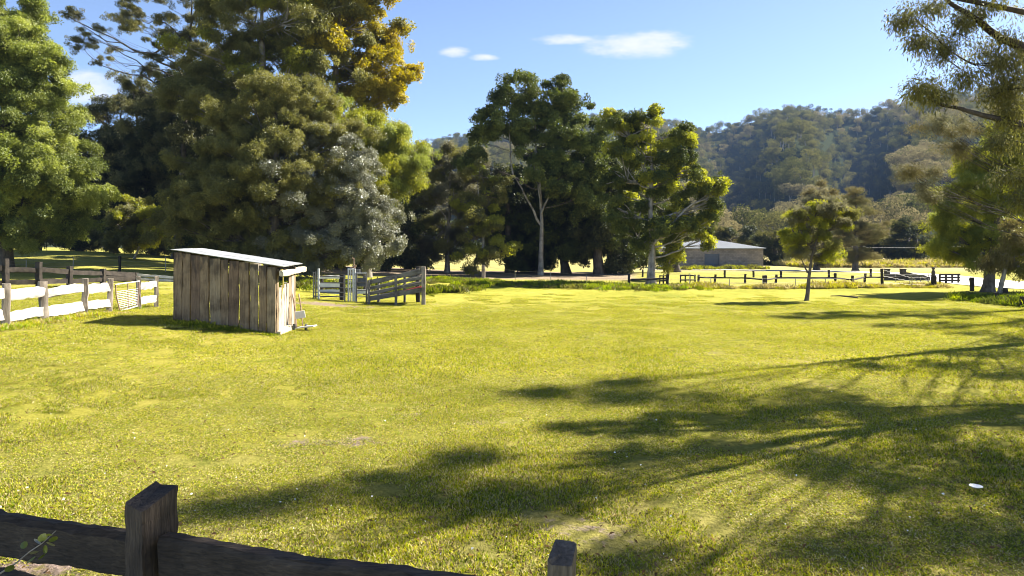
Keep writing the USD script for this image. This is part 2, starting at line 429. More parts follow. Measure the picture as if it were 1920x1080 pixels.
def block_wall():
    n = {
        "geo": ("geometry", {}),
        "map": ("mapping", {"rotation": (math.pi / 2, 0, 0)}),
        "b": ("brick_texture", {"scale": 1.0, "brick_width": 0.42, "row_height": 0.2, "mortar_size": 0.012, "mortar_smooth": 0.3, "color1": (0.30, 0.25, 0.205), "color2": (0.22, 0.185, 0.15), "mortar": (0.13, 0.115, 0.10)}),
        "noise": ("noise_texture", {"scale": 0.9, "detail": 5.0}),
        "r": ("rgb_ramp", {"ramp": [(0.3, (0.72, 0.72, 0.72)), (0.7, (1.15, 1.12, 1.1))]}),
        "m": ("mix_color", {"blend_type": "multiply", "fac": 1.0, "use_clamp": False}),
        "p": ("principled_bsdf", {"roughness": 0.9}),
    }
    l = [("geo.position", "map.vector"), ("map.vector", "b.vector"), ("geo.position", "noise.vector"), ("noise.fac", "r.fac"), ("b.color", "m.a"), ("r.color", "m.b"), ("m.result", "p.base_color")]
    return mat("block_wall", n, l, "p.BSDF")


M["block_wall"] = block_wall()

# ------------------------------------------------------------------ terrain
DIRT = [(-11.8, 17.5, 0.7, 3.2, 0.55), (-12.0, 21.5, 0.8, 2.5, 0.7), (-7.0, 27.3, 3.0, 0.9, 0.8), (-4.5, 28.4, 3.5, 0.7, 0.5), (-6.3, 18.6, 0.8, 0.5, 0.8), (-1.9, 8.6, 0.35, 0.3, 0.9), (-2.6, 8.5, 0.4, 0.3, 0.75),
        (-1.4, 10.0, 0.5, 0.15, 0.7), (-0.4, 9.5, 0.6, 0.15, 0.6), (3.4, 8.2, 0.5, 0.3, 0.55), (0.6, 5.9, 1.3, 0.5, 0.45), (4.3, 15.5, 0.6, 0.3, 0.55), (6.3, 14.2, 0.5, 0.3, 0.5), (-3.6, 5.2, 0.6, 0.35, 0.8), (7.0, 9.5, 1.2, 0.4, 0.45), (5.4, 12.0, 0.6, 0.3, 0.5), (9.0, 11.5, 1.5, 0.5, 0.5)]


def zones(x, y):
    """red: bare earth or leaf litter, green: dry straw coloured grass"""
    r = np.zeros_like(x)
    for cx, cy, a, b, s in DIRT:
        r = np.maximum(r, s * np.exp(-((x - cx) / a) ** 2 - ((y - cy) / b) ** 2))
    u = x / np.maximum(y, 1)
    r = np.maximum(r, 0.75 * sstep(44, 52, y) * sstep(-0.42, -0.3, u) * (1 - sstep(0.16, 0.21, u)) * (1 - sstep(70, 76, y)))          # leaf litter under the trees
    r = np.maximum(r, 0.5 * np.exp(-((y - 44.5) / 1.0) ** 2) * sstep(0.15, 0.22, u) * (1 - sstep(0.6, 0.7, u)))            # worn track between the wire fences
    g = 0.55 * sstep(62, 85, y) + 0.18 * sstep(38, 45, y) * sstep(0.12, 0.2, u)
    g = np.where((u > 0.42) & (y > 90), 0.95, g)
    g = np.maximum(g, 0.30 * (1 - sstep(4, 11, y)))
    g = np.where((u < -0.4) & (y > 30), 0.22, g)
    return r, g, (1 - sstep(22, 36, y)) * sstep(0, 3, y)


def make_ground():
    ys = np.concatenate([[-400, -150, -60, -25, -10, -4, 0], np.arange(2, 16, 0.14), np.arange(16, 34, 0.3), np.arange(34, 70, 0.7), np.arange(70, 130, 2.5), [140, 160, 200, 260, 340, 500, 800, 1500]])
    xs = np.concatenate([[-1500, -700, -350, -200, -130, -95], np.arange(-75, -40, 2.5), np.arange(-40, -16, 0.8), np.arange(-16, 16, 0.22), np.arange(16, 40, 0.8), np.arange(40, 76, 2.5), [95, 130, 200, 350, 700, 1500]])
    X, Y = np.meshgrid(xs, ys)
    Z = G(X, Y)
    v = np.stack([X, Y, Z], -1).reshape(-1, 3)
    nx, ny = len(xs), len(ys)
    i, j = np.meshgrid(np.arange(ny - 1), np.arange(nx - 1), indexing="ij")
    q = np.stack([i * nx + j, i * nx + j + 1, (i + 1) * nx + j + 1, (i + 1) * nx + j], -1).reshape(-1, 4)
    f = np.vstack([q[:, [0, 1, 2]], q[:, [0, 2, 3]]])
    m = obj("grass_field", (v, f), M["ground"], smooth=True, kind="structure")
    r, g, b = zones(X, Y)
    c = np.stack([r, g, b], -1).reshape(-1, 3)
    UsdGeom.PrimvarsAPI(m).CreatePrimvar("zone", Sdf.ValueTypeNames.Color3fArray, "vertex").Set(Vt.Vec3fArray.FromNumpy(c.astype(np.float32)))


make_ground()


def make_road():
    pts = np.array([(60, 31.0), (44, 34.0), (33, 37.5), (30.5, 42.0), (32.5, 51.0), (36.0, 61.0), (37.0, 69.0), (35, 75.0), (33, 80.0), (28, 84), (18, 87.0)])
    t = np.linspace(0, len(pts) - 1, 90)
    c = np.stack([np.interp(t, np.arange(len(pts)), pts[:, k]) for k in (0, 1)], 1)
    for _ in range(6):
        c[1:-1] = (c[:-2] + 2 * c[1:-1] + c[2:]) / 4
    d = np.gradient(c, axis=0)
    d /= np.linalg.norm(d, axis=1, keepdims=True)
    nrm = np.stack([-d[:, 1], d[:, 0]], 1)
    rng = np.random.default_rng(5)
    wl = np.interp(t, [0, 3, 5, 10], [3.2, 3.0, 2.0, 1.7])[:, None] * np.linspace(-1, 1, 9)[None, :]
    wl[:, [0, -1]] *= 1 + rng.normal(size=(90, 2)) * 0.04
    P = c[:, None, :] + nrm[:, None, :] * wl[..., None]
    z = G(P[..., 0], P[..., 1]) + 0.03
    v = np.concatenate([P, z[..., None]], -1).reshape(-1, 3)
    i, j = np.meshgrid(np.arange(89), np.arange(8), indexing="ij")
    q = np.stack([i * 9 + j, i * 9 + j + 1, (i + 1) * 9 + j + 1, (i + 1) * 9 + j], -1).reshape(-1, 4)
    f = np.vstack([q[:, [0, 2, 1]], q[:, [0, 3, 2]]])
    obj("gravel_road", (v, f), M["gravel"], smooth=True, kind="structure")


make_road()

# skyline of the wooded hills: columns of the photograph and the row of the bare ground's crest there
SKY_PX = [-600, 0, 400, 700, 800, 850, 960, 1050, 1120, 1200, 1280, 1340, 1400, 1450, 1500, 1600, 1680, 1730, 1800, 1900, 2100, 2600]
SKY_PY = [330, 300, 290, 282, 276, 262, 242, 230, 224, 230, 238, 239, 222, 215, 210, 204, 198, 190, 182, 172, 165, 200]


def hill(x, y):
    u = x / np.maximum(y, 1.0)
    px = 960 + F * u
    crest = (HORIZON - np.interp(px, SKY_PX, SKY_PY)) / F
    d0 = np.interp(px, [0, 700, 1000, 1500, 1700, 2000], [260, 250, 240, 225, 190, 150])
    d1 = np.interp(px, [0, 700, 1000, 1280, 1420, 1600, 1900], [700, 760, 820, 860, 760, 700, 640])
    t = (y - d0) / (d1 - d0)
    tc = np.clip(t, 0, 1)
    z = crest * d1 * tc ** 1.3
    mod = 4 * tc * (1 - tc) ** 1.3 + 0.08
    # spurs and gullies running down the face
    def rib(p_top, p_low, w, a):
        c = p_low + (p_top - p_low) * tc
        return a * np.exp(-((px - c) / w) ** 2)
    z = z + mod * (rib(1480, 1530, 60, 20) + rib(1612, 1604, 66, -78) + rib(1360, 1400, 64, -50) + rib(1800, 1660, 60, 14) + rib(1240, 1300, 60, 14) + rib(1110, 1180, 60, -12))
    z = z + mod * 28 * (meshkit.noise(np.stack([x / 60, y / 80, 0 * x], -1), 21) - 0.5)
    z = np.where(t > 1, z - 0.12 * (y - d1), z)
    return np.where(t < 0, -1.2 + 0 * z, z - 0.5)


def make_hill():
    us = np.linspace(-1.0, 1.15, 260)
    ys = np.concatenate([np.linspace(150, 900, 150), [960, 1100, 1300]])
    U, Y = np.meshgrid(us, ys)
    X = U * Y
    v = np.stack([X, Y, hill(X, Y)], -1).reshape(-1, 3)
    nx, ny = len(us), len(ys)
    i, j = np.meshgrid(np.arange(ny - 1), np.arange(nx - 1), indexing="ij")
    q = np.stack([i * nx + j, i * nx + j + 1, (i + 1) * nx + j + 1, (i + 1) * nx + j], -1).reshape(-1, 4)
    obj("hillside", (v, np.vstack([q[:, [0, 1, 2]], q[:, [0, 2, 3]]])), M["hill_soil"], smooth=True, kind="structure")


make_hill()


# ------------------------------------------------------------------ leaves, sprigs, trees
def leaves_mesh(pos, direction, nrm, length, width, bend=0.15):
    """one bent diamond of two triangles per leaf"""
    d = direction / (np.linalg.norm(direction, axis=1, keepdims=True) + 1e-9)
    s = np.cross(d, nrm)
    s /= np.linalg.norm(s, axis=1, keepdims=True) + 1e-9
    n = np.cross(s, d)
    L, W = np.broadcast_to(length, (len(pos),))[:, None], np.broadcast_to(width, (len(pos),))[:, None]
    mid = pos + d * L * 0.45 + n * L * bend
    v = np.stack([pos, mid + s * W / 2, pos + d * L, mid - s * W / 2], 1).reshape(-1, 3)
    k = np.arange(len(pos))[:, None] * 4
    return v, np.vstack([k + [0, 1, 2], k + [0, 2, 3]])


def ball(rng, n):
    """points spread evenly through a unit ball"""
    d = rng.normal(size=(n, 3))
    return d / np.linalg.norm(d, axis=1, keepdims=True) * rng.uniform(0, 1, (n, 1)) ** (1 / 3)


def sprig(seed, n, size, length, width, droop=0.0, flat=1.0):
    rng = np.random.default_rng(seed)
    pos = (rng.normal(size=(n, 3)) * size * 0.34 if flat == 1.1 else ball(rng, n) * size * 0.55) * np.array([1, 1, flat])
    d = rng.normal(size=(n, 3)) + pos / size * 1.5
    d[:, 2] -= droop * 2.2
    nrm = rng.normal(size=(n, 3)) * (0.85 if droop < 0.5 else 1.0) + (np.array([0, 0, 1.0]) if droop < 0.5 else 0)
    if droop < 0.5:
        d[:, 2] *= 0.6
    return leaves_mesh(pos, d, nrm, length * rng.uniform(0.7, 1.3, n), width * rng.uniform(0.7, 1.3, n))


def instancer(path, protos, pos, which, quat, scale):
    """protos: list of (mesh, material)"""
    pi = UsdGeom.PointInstancer.Define(stage, path)
    targets = []
    for i, (m, mt) in enumerate(protos):
        p = f"{path}/sprig" + (f"_{i:03d}" if i else "")
        usdkit.mesh(stage, p, m, mt)
        targets.append(Sdf.Path(p))
    pi.CreatePrototypesRel().SetTargets(targets)
    pi.CreatePositionsAttr(Vt.Vec3fArray.FromNumpy(np.asarray(pos, np.float32)))
    pi.CreateProtoIndicesAttr(Vt.IntArray.FromNumpy(np.asarray(which, np.int32)))
    q = np.asarray(quat, np.float64)                     # w, x, y, z
    pi.CreateOrientationsAttr(Vt.QuathArray([Gf.Quath(float(a), float(b), float(c), float(d)) for a, b, c, d in q]))
    s = np.asarray(scale, np.float32)
    pi.CreateScalesAttr(Vt.Vec3fArray.FromNumpy(np.repeat(s[:, None], 3, 1) if s.ndim == 1 else s))
    return pi


def yaw_quats(rng, n, tilt=0.3):
    a = rng.uniform(0, 2 * np.pi, n)
    tx, ty = rng.normal(size=n) * tilt / 2, rng.normal(size=n) * tilt / 2
    w, z = np.cos(a / 2), np.sin(a / 2)
    q = np.stack([w, tx * w + ty * z, ty * w - tx * z, z], 1)
    return q / np.linalg.norm(q, axis=1, keepdims=True)


def facing_quats(rng, n):
    """turn local z towards each direction n, with a random spin about it"""
    n = n / (np.linalg.norm(n, axis=1, keepdims=True) + 1e-9)
    q = np.stack([1 + n[:, 2], -n[:, 1], n[:, 0], 0 * n[:, 0]], 1)
    q[n[:, 2] < -0.999] = [0, 1, 0, 0]
    q /= np.linalg.norm(q, axis=1, keepdims=True)
    a = rng.uniform(0, 2 * np.pi, len(n))
    c, s = np.cos(a / 2), np.sin(a / 2)
    w, x, y, z = q.T
    return np.stack([w * c - z * s, x * c + y * s, y * c - x * s, z * c + w * s], 1)


def any_quats(rng, n):
    q = rng.normal(size=(n, 4))
    return q / np.linalg.norm(q, axis=1, keepdims=True)


STYLE = {  # leaves per sprig, sprig size, leaf length, leaf width, droop, flatness
    "fine": (90, 0.70, 0.15, 0.065, 0.15, 0.65),
    "broad": (70, 0.75, 0.19, 0.11, 0.15, 0.6),
    "gum": (80, 0.75, 0.21, 0.055, 0.6, 0.75),
    "weep": (90, 0.80, 0.20, 0.045, 1.2, 1.2),
    "near_gum": (36, 0.55, 0.17, 0.036, 0.9, 1.1),
    "needle": (110, 0.9, 0.14, 0.028, -0.1, 0.35),
}


def limb(p0, p1, r0, r1, rng, n=6, wander=0.06, bow=0.1):
    p0, p1 = np.asarray(p0, float), np.asarray(p1, float)
    L = np.linalg.norm(p1 - p0)
    k = np.linspace(0, 1, n)[:, None]
    p = p0 + (p1 - p0) * k
    off = np.cumsum(rng.normal(size=(n, 3)) * wander * L / n, 0)
    off -= off[-1] * k
    p = p + off + np.array([0, 0, bow * L]) * (k * (1 - k)) * -1
    return p, np.linspace(r0, r1, n)


def tree(name, label, cat, base, lobes, mats, style="fine", trunk_r=0.25, fork=None, bark="bark_grey", density=1.0, clump=0.75, seed=1, group=None, spread=1.2, trunk_to=None, bare=(), fill=0.35, squash=0.85, twigs=True, limb_r=0.018):
    """base (x, y, z); lobes: (centre, radius[, weights of mats]) in metres; a trunk, limbs to every lobe and the leaf sprigs"""
    rng = np.random.default_rng(seed)
    base = np.asarray(base, float)
    t = thing(name, label, cat, base, group)
    C = np.array([l[0] for l in lobes], float)
    R = np.array([l[1] for l in lobes], float)
    top = C[np.argmax(C[:, 2])] if trunk_to is None else np.asarray(trunk_to, float)
    fork = base * 0.3 + top * 0.7 if fork is None else np.asarray(fork, float)
    p, r = limb(base - [0, 0, 0.15], fork, trunk_r * 1.15, trunk_r * 0.72, rng, 9, 0.03, 0.0)
    r[0] *= 1.45
    r[1] *= 1.1
    p2, r2 = limb(fork, top, trunk_r * 0.72, trunk_r * 0.16, rng, 8, 0.08, 0.0)
    part("trunk", tube(np.vstack([p, p2[1:]]), np.concatenate([r, r2[1:]]), 9, seed, 0.05), M[bark], t, smooth=True)
    spine = np.vstack([p[4:], p2[1:]])
    srad = np.concatenate([r[4:], r2[1:]])
    br = []
    pos, which, face, size = [], [], [], []
    for li, l in enumerate(lobes):
        c, rad = np.asarray(l[0], float), l[1]
        lc, has_limb = (l[3], False) if len(l) > 3 else (clump, True)
        w = np.array(l[2] if len(l) > 2 and l[2] is not None else [1] * len(mats), float)
        w /= w.sum()
        # limb from the spine: it leaves below the lobe
        dz = c[2] - spine[:, 2] - 0.45 * np.linalg.norm(c[:2] - spine[:, :2], axis=1)
        k = int(np.argmin(np.abs(dz) + 0.3 * np.linalg.norm(c - spine, axis=1)))
        pts, rr = limb(spine[k], c, min(srad[k] * 0.7, 0.4 * limb_r + limb_r * np.linalg.norm(c - spine[k])), min(0.03, 1.6 * limb_r), rng, 9, 0.32 if spread > 1.7 else 0.16, 0.12)
        if has_limb and np.linalg.norm(c - spine[k]) > 0.4:
            br.append(tube(pts, rr, 6))
        nc = max(4, int(density * (3.0 if has_limb else 2.0) * (rad / lc) ** 2))
        d = rng.normal(size=(nc, 3))
        d /= np.linalg.norm(d, axis=1, keepdims=True)
        cc = c + d * rad * (rng.uniform(0.4, 1.0, nc) ** 0.6)[:, None] * np.array([1, 1, squash])
        cc += (meshkit.noise(cc / (rad * 0.6), seed)[:, None] - 0.42) * d * rad * 1.0
        if twigs:
            for q in cc[:: max(1, int(nc / 9))]:
                q1 = pts[rng.integers(3, 6)] if has_limb else c
                pts2, rr2 = limb(q1, q, (0.03 + 0.012 * rad if limb_r > 0.01 else 0.012) if has_limb else 0.010, 0.006, rng, 5, 0.12, 0.1)
                br.append(tube(pts2, rr2, 5))
        for q, dq in zip(cc, d):
            cs = rng.uniform(0.3, 1.05)
            m = int((6 + 13 * cs ** 2) if has_limb else rng.integers(5, 10))
            off = ball(rng, m) * lc * 0.72 * cs * np.array([spread, spread, rng.uniform(0.45, 0.8)]) * (1 + (rng.random((m, 1)) < 0.36) * rng.uniform(0.2, 1.4, (m, 1)))
            pos.append(q + off)
            size.append(np.full(m, min(1.3, max(0.5, lc / 0.75))))
            face.append(off / lc * 1.6 + dq * 0.5 + [0, 0, 0.75] + rng.normal(size=(m, 3)) * 0.35)
            which.append(np.full(m, rng.choice(len(mats), p=w)))
        nf = int(fill * nc * 2.5)
        dd = rng.normal(size=(nf, 3))
        dd *= (rng.uniform(0, 0.75, nf) / np.linalg.norm(dd, axis=1))[:, None] * rad
        pos.append(c + dd * np.array([1, 1, squash]))
        size.append(np.full(nf, min(1.3, max(0.5, lc / 0.75))))
        face.append(rng.normal(size=(nf, 3)) + [0, 0, 0.5])
        which.append(rng.choice(len(mats), size=nf, p=w))
    for q0, q1, r0 in bare:
        pts, rr = limb(q0, q1, r0, r0 * 0.35, rng, 8, 0.10, 0.1)
        part("limb", tube(pts, rr, 7), M[bark], t, smooth=True)
    if br:
        part("branches", join(br), M["bark_dark" if bark == "bark_pale" else bark], t, smooth=True)
    pos, which, face, size = np.vstack(pos), np.concatenate(which), np.vstack(face), np.concatenate(size)
    gz = G(pos[:, 0], pos[:, 1])
    keep = pos[:, 2] > gz + 0.35
    pos, which, face, size = pos[keep], which[keep], face[keep], size[keep]
    n, ssize, ll, lw, droop, flat = STYLE[style]
    protos = []
    for i, mname in enumerate(mats):
        for s in range(2):
            protos.append((sprig(seed * 31 + i * 7 + s, n, ssize, ll, lw, droop, flat), M["leaf_" + mname]))
    which = which * 2 + rng.integers(0, 2, len(which))
    q = yaw_quats(rng, len(pos), 0.35) if droop > 0.5 or style == "needle" else facing_quats(rng, face)
    sc = rng.uniform(0.55, 1.15, len(pos)) * size
    pi = instancer(f"{t.GetPath()}/foliage", protos, pos - base, which, q, sc)
    tag(pi, kind="stuff")
    COUNT[0] += len(pos)
    return t


COUNT = [0]


def lobes_px(D, items, rng, depth=0.6):
    """crown lobes read off the photograph: (px, py, radius in px[, mats weights[, depth offset m]]) for a tree D metres away"""
    out = []
    for it in items:
        px, py, r = it[:3]
        w = it[3] if len(it) > 3 else None
        dd = it[4] if len(it) > 4 else rng.uniform(-1, 1) * depth * r / F * D
        out.append((at(px, py, D + dd) * np.array([1, 1, 1]), r / F * D, w))
    return out


def photo_tree(name, label, cat, px, D, items, mats, seed=1, depth=0.6, fork=None, top=None, bare=(), **k):
    rng = np.random.default_rng(seed + 500)
    b = ground_pt(px, D)
    kw = {}
    if fork is not None:
        kw["fork"] = at(fork[0], fork[1], D)
    if top is not None:
        kw["trunk_to"] = at(top[0], top[1], D)
    kw["bare"] = [(at(a[0], a[1], D + a[2]), at(c[0], c[1], D + c[2]), r) for a, c, r in bare]
    return tree(name, label, cat, b, lobes_px(D, items, rng, depth), mats, seed=seed, **kw, **k)


# ------------------------------------------------------------------ the trees
# --- left: dense lime green tree
photo_tree("broadleaf_tree", "dense lime green tree filling the left edge, its foliage hanging low over the grass bank", "tree", 10, 39, [
    (20, 130, 90), (-60, 60, 110), (70, 150, 60), (85, 215, 62), (20, 260, 110), (-100, 250, 140), (110, 300, 55), (60, 330, 90), (130, 375, 52), (-30, 390, 90), (60, 405, 65), (120, 415, 42), (20, 50, 70), (60, 95, 50), (-70, -40, 90), (-150, 380, 100), (10, 430, 40), (150, 345, 36)],
    ["lime", "lime_deep"], seed=11, style="fine", trunk_r=0.38, bark="bark_dark", density=1.15, clump=0.7, fork=(10, 380), top=(0, 60))
# --- tall sparse gum over it
photo_tree("gum_tree", "tall sparse grey green gum whose thin upper limbs reach left against the sky", "tree", 330, 57, [
    (165, 62, 22), (200, 96, 24), (250, 40, 32), (300, 90, 30), (225, 12, 28), (340, 30, 50), (290, -40, 50), (380, 80, 46), (420, -20, 80), (335, 150, 30), (268, 128, 18), (150, 85, 13), (130, 20, 11), (240, 165, 15), (400, 140, 46), (310, 45, 24)],
    ["gum", "olive"], seed=12, style="gum", trunk_r=0.28, bark="bark_dark", density=0.36, clump=0.45, spread=1.8, limb_r=0.009, fork=(345, 260), top=(360, 0), fill=0.1,
    bare=[((340, 130, 0), (110, 20, 0), 0.09), ((345, 160, 0), (180, 75, -1), 0.07)])
# --- dark trees behind on the left
dk = [("dark tree low behind the lime green tree at the left edge", 70, 68, [(60, 400, 60), (100, 430, 50), (20, 430, 60), (120, 390, 46), (90, 350, 50), (140, 440, 36)]),
      ("dark tree left of the slender dark tree, its foot in shade", 150, 66, [(150, 400, 46), (170, 430, 40), (140, 440, 36), (165, 360, 36), (180, 380, 30)]),
      ("slender dark tree left of the group behind the shelter, sky showing through its top", 215, 64, [(180, 220, 32), (215, 250, 45), (230, 195, 36), (190, 290, 40), (215, 335, 60), (195, 400, 60), (235, 425, 60), (170, 340, 30), (250, 300, 44)]),
      ("dark dense tree behind the left end of the shelter roof", 290, 62, [(280, 230, 55), (300, 180, 45), (265, 300, 60), (310, 330, 70), (280, 400, 70), (330, 420, 60), (345, 260, 60), (250, 170, 30)]),
      ("dark evergreen tree filling the gap left of the big round tree", 395, 60, [(380, 220, 80), (360, 300, 70), (400, 380, 80), (350, 410, 70), (430, 300, 80), (380, 150, 60)])]
for i, (lab, px, D, items) in enumerate(dk):
    photo_tree("dark_tree", lab, "tree", px, D, items, ["dark", "gum"], seed=20 + i, style="fine", trunk_r=0.25, bark="bark_dark", density=0.95, clump=1.0, fill=0.4)
photo_tree("young_tree", "small light green tree in front of the dark trees on the left", "tree", 250, 52, [(250, 400, 40), (215, 425, 26), (290, 395, 32), (270, 440, 36), (235, 445, 28), (310, 425, 26)],
           ["olive", "bright"], seed=27, style="broad", trunk_r=0.08, density=0.8, clump=0.6, fill=0.2)
# --- the big round tree behind the shelter
photo_tree("round_tree", "broad round tree with silvery leaves standing behind the timber shelter", "tree", 508, 42, [
    (480, 240, 80, [1, 0]), (560, 220, 75, [1, 0]), (420, 290, 75, [1, 0]), (620, 280, 72, [3, 1]), (540, 320, 95, [4, 1]), (650, 350, 70, [1, 3]), (690, 400, 50, [0, 1]), (640, 430, 62, [0, 1]), (700, 445, 38, [0, 1]), (560, 410, 80, [1, 2]), (440, 390, 85, [1, 0]),
    (380, 370, 65, [1, 0]), (360, 420, 55, [1, 0]), (480, 435, 60, [1, 0]), (600, 470, 45, [1, 2]), (680, 475, 30, [0, 1]), (520, 190, 45, [1, 0]), (430, 450, 50, [1, 0]), (545, 455, 40, [1, 1])],
    ["olive", "silver"], seed=31, style="fine", trunk_r=0.48, bark="bark_dark", density=1.2, clump=0.65, fork=(515, 410), top=(520, 240), fill=0.3)
# --- tall ones behind it
photo_tree("tall_tree", "very tall green tree rising out of the picture above the round tree", "tree", 470, 51, [
    (470, 40, 76, [5, 1]), (400, 110, 66, [2, 1]), (520, 110, 70, [2, 1]), (450, 170, 62, [4, 1]), (560, 30, 70, [2, 1]), (500, -60, 110, [5, 1]), (380, 190, 54, [5, 1]), (590, 130, 60, [1, 1]), (345, 200, 44, [5, 1]), (425, -40, 64, [5, 1]), (360, 150, 34), (500, 175, 50)],
    ["olive", "bright"], seed=33, style="gum", trunk_r=0.5, bark="bark_grey", density=0.55, clump=0.85, fork=(480, 250), top=(490, -20), fill=0.18)
photo_tree("golden_tree", "tall tree turning gold and orange at the right of the high group", "tree", 600, 54, [
    (660, 50, 66, [1, 2, 0]), (718, 40, 32, [0, 2, 1]), (735, 120, 40, [0, 2, 1]), (690, 130, 56, [1, 4, 0]), (750, 150, 26, [0, 1, 1]), (630, 110, 70, [1, 1, 0]), (600, 20, 66, [1, 1, 0]), (640, -50, 90, [1, 1, 0]), (700, 185, 42, [0, 1, 0]), (645, 190, 56, [1, 2, 0]), (695, -20, 48, [0, 2, 1]), (590, 200, 56, [2, 1, 0]), (735, 78, 22, [0, 1, 1]), (768, 135, 12, [0, 1, 1]), (560, 90, 50, [2, 1, 0])],
    ["olive", "gold", "orange"], seed=34, style="broad", trunk_r=0.42, bark="bark_grey", density=0.65, clump=0.8, fork=(620, 230), top=(640, 0), fill=0.15)
photo_tree("lime_tree", "yellow green tree with trailing foliage right of the round tree, against the sky", "tree", 690, 47, [
    (690, 250, 55), (740, 240, 34), (650, 230, 50), (720, 310, 50), (765, 290, 30), (740, 345, 36), (700, 350, 40), (780, 300, 18), (755, 255, 26), (670, 300, 50), (775, 340, 14), (725, 385, 26)],
    ["bright", "lime"], seed=35, style="weep", trunk_r=0.22, bark="bark_grey", density=0.9, clump=0.65, fork=(690, 380), top=(700, 250), fill=0.2)
# --- the middle group
photo_tree("tall_smooth_tree", "tallest tree of the middle group, pale smooth trunk and domed dark green crown", "tree", 1014, 57, [
    (1000, 178, 42), (950, 190, 40), (930, 225, 36), (1045, 190, 40), (1080, 215, 40), (1090, 265, 36), (1055, 250, 44), (1000, 225, 40), (965, 250, 34), (905, 265, 26), (1030, 165, 26), (970, 165, 26), (895, 300, 30, [1, 1]), (1100, 310, 34), (1070, 320, 40), (1010, 330, 26), (1030, 295, 26), (1045, 350, 30), (1100, 360, 40), (915, 240, 20), (1120, 260, 26), (1128, 290, 30)],
    ["glossy", "lime_deep"], seed=41, limb_r=0.010, style="broad", trunk_r=0.20, bark="bark_pale", density=0.7, clump=0.75, fork=(1016, 420), top=(1005, 200), fill=0.16,
    bare=[((1014, 425, 0), (960, 325, -.6), 0.12), ((962, 330, -.6), (950, 200, -.4), 0.08), ((1014, 400, 0), (1055, 270, 0.5), 0.09), ((1012, 390, 0), (1002, 280, 0), 0.08)])
photo_tree("wispy_tree", "grey green wispy tree with thin pale bare twigs at the left of the middle group", "tree", 838, 60, [
    (830, 320, 34), (870, 300, 34), (800, 370, 36), (850, 370, 44), (830, 430, 46), (790, 430, 30), (890, 350, 36), (880, 410, 44), (800, 470, 30), (850, 470, 38), (810, 300, 18), (850, 280, 16)],
    ["wispy", "olive"], seed=42, style="fine", trunk_r=0.2, bark="bark_grey", density=0.8, clump=0.8, fill=0.3, fork=(840, 420), top=(845, 300),
    bare=[((842, 420, -2.5), (905, 392, -3.0), 0.05), ((844, 430, -2), (800, 350, -3), 0.05)])
photo_tree("leaning_trunk_tree", "mid green tree with a crooked pale trunk between the wispy tree and the tallest one", "tree", 907, 53, [
    (900, 400, 32), (920, 360, 30), (880, 440, 30), (930, 430, 28), (905, 320, 26), (940, 470, 26), (885, 480, 26), (870, 380, 24)],
    ["olive", "bright"], seed=43, style="broad", trunk_r=0.13, bark="bark_pale", density=0.75, clump=0.6, fill=0.15, fork=(905, 430), top=(895, 340))
row = [("dark skirted tree left of the pale trunk in the middle group", 955, 61, [(950, 340, 45), (970, 400, 55), (935, 430, 50), (960, 460, 42), (985, 350, 40)], 0.3),
       ("dark tree just right of the pale trunk, with foliage almost to the ground", 1062, 62, [(1050, 340, 50), (1060, 410, 60), (1040, 460, 42), (1085, 460, 40), (1020, 300, 35)], 0.32),
       ("dark spreading tree with a short stout trunk right of the centre of the middle group", 1125, 60, [(1110, 330, 55), (1130, 400, 60), (1100, 450, 48), (1155, 455, 46), (1150, 350, 50)], 0.4),
       ("dark low tree behind the fork trunked tree, its skirt close to the ground", 1175, 64, [(1180, 400, 55), (1175, 455, 46), (1200, 350, 50), (1160, 300, 40), (1205, 445, 36)], 0.3),
       ("dark back tree closing the gap behind the tallest trunk", 1000, 66, [(1000, 420, 60), (990, 470, 40), (1020, 380, 50), (940, 380, 50), (1080, 390, 50), (1010, 460, 46)], 0.3),
       ("dark tree between the wispy tree and the fence ramp", 765, 66, [(765, 420, 50), (745, 450, 50), (790, 450, 40), (740, 390, 40), (770, 470, 34)], 0.28)]
row += [("dark tree behind the right part of the round tree", 640, 62, [(640, 440, 56), (610, 465, 44), (680, 455, 44), (650, 400, 56), (590, 430, 50)], 0.28),
        ("dark tree seen between the round tree and the loading ramp", 716, 58, [(716, 440, 50), (700, 475, 34), (740, 478, 30), (725, 410, 46), (690, 430, 46)], 0.26),
        ("dark tree behind the trunk of the round tree", 520, 60, [(520, 450, 54), (490, 470, 40), (560, 470, 44), (540, 420, 50), (460, 440, 50)], 0.3),
        ("dark tree behind the roof of the timber shelter", 440, 58, [(440, 450, 46), (410, 460, 42), (380, 455, 44), (425, 430, 46)], 0.26),
        ("dark tree filling the back of the middle group near the forked tree", 1145, 68, [(1145, 300, 44), (1150, 350, 55), (1120, 390, 50), (1170, 420, 50), (1110, 300, 36)], 0.3)]
for i, (lab, px, D, items, tr) in enumerate(row):
    photo_tree("dark_tree", lab, "tree", px, D, items, ["dark", "glossy"], seed=50 + i, style="broad", trunk_r=tr, bark="bark_dark", density=1.0, clump=0.9, fill=0.5)
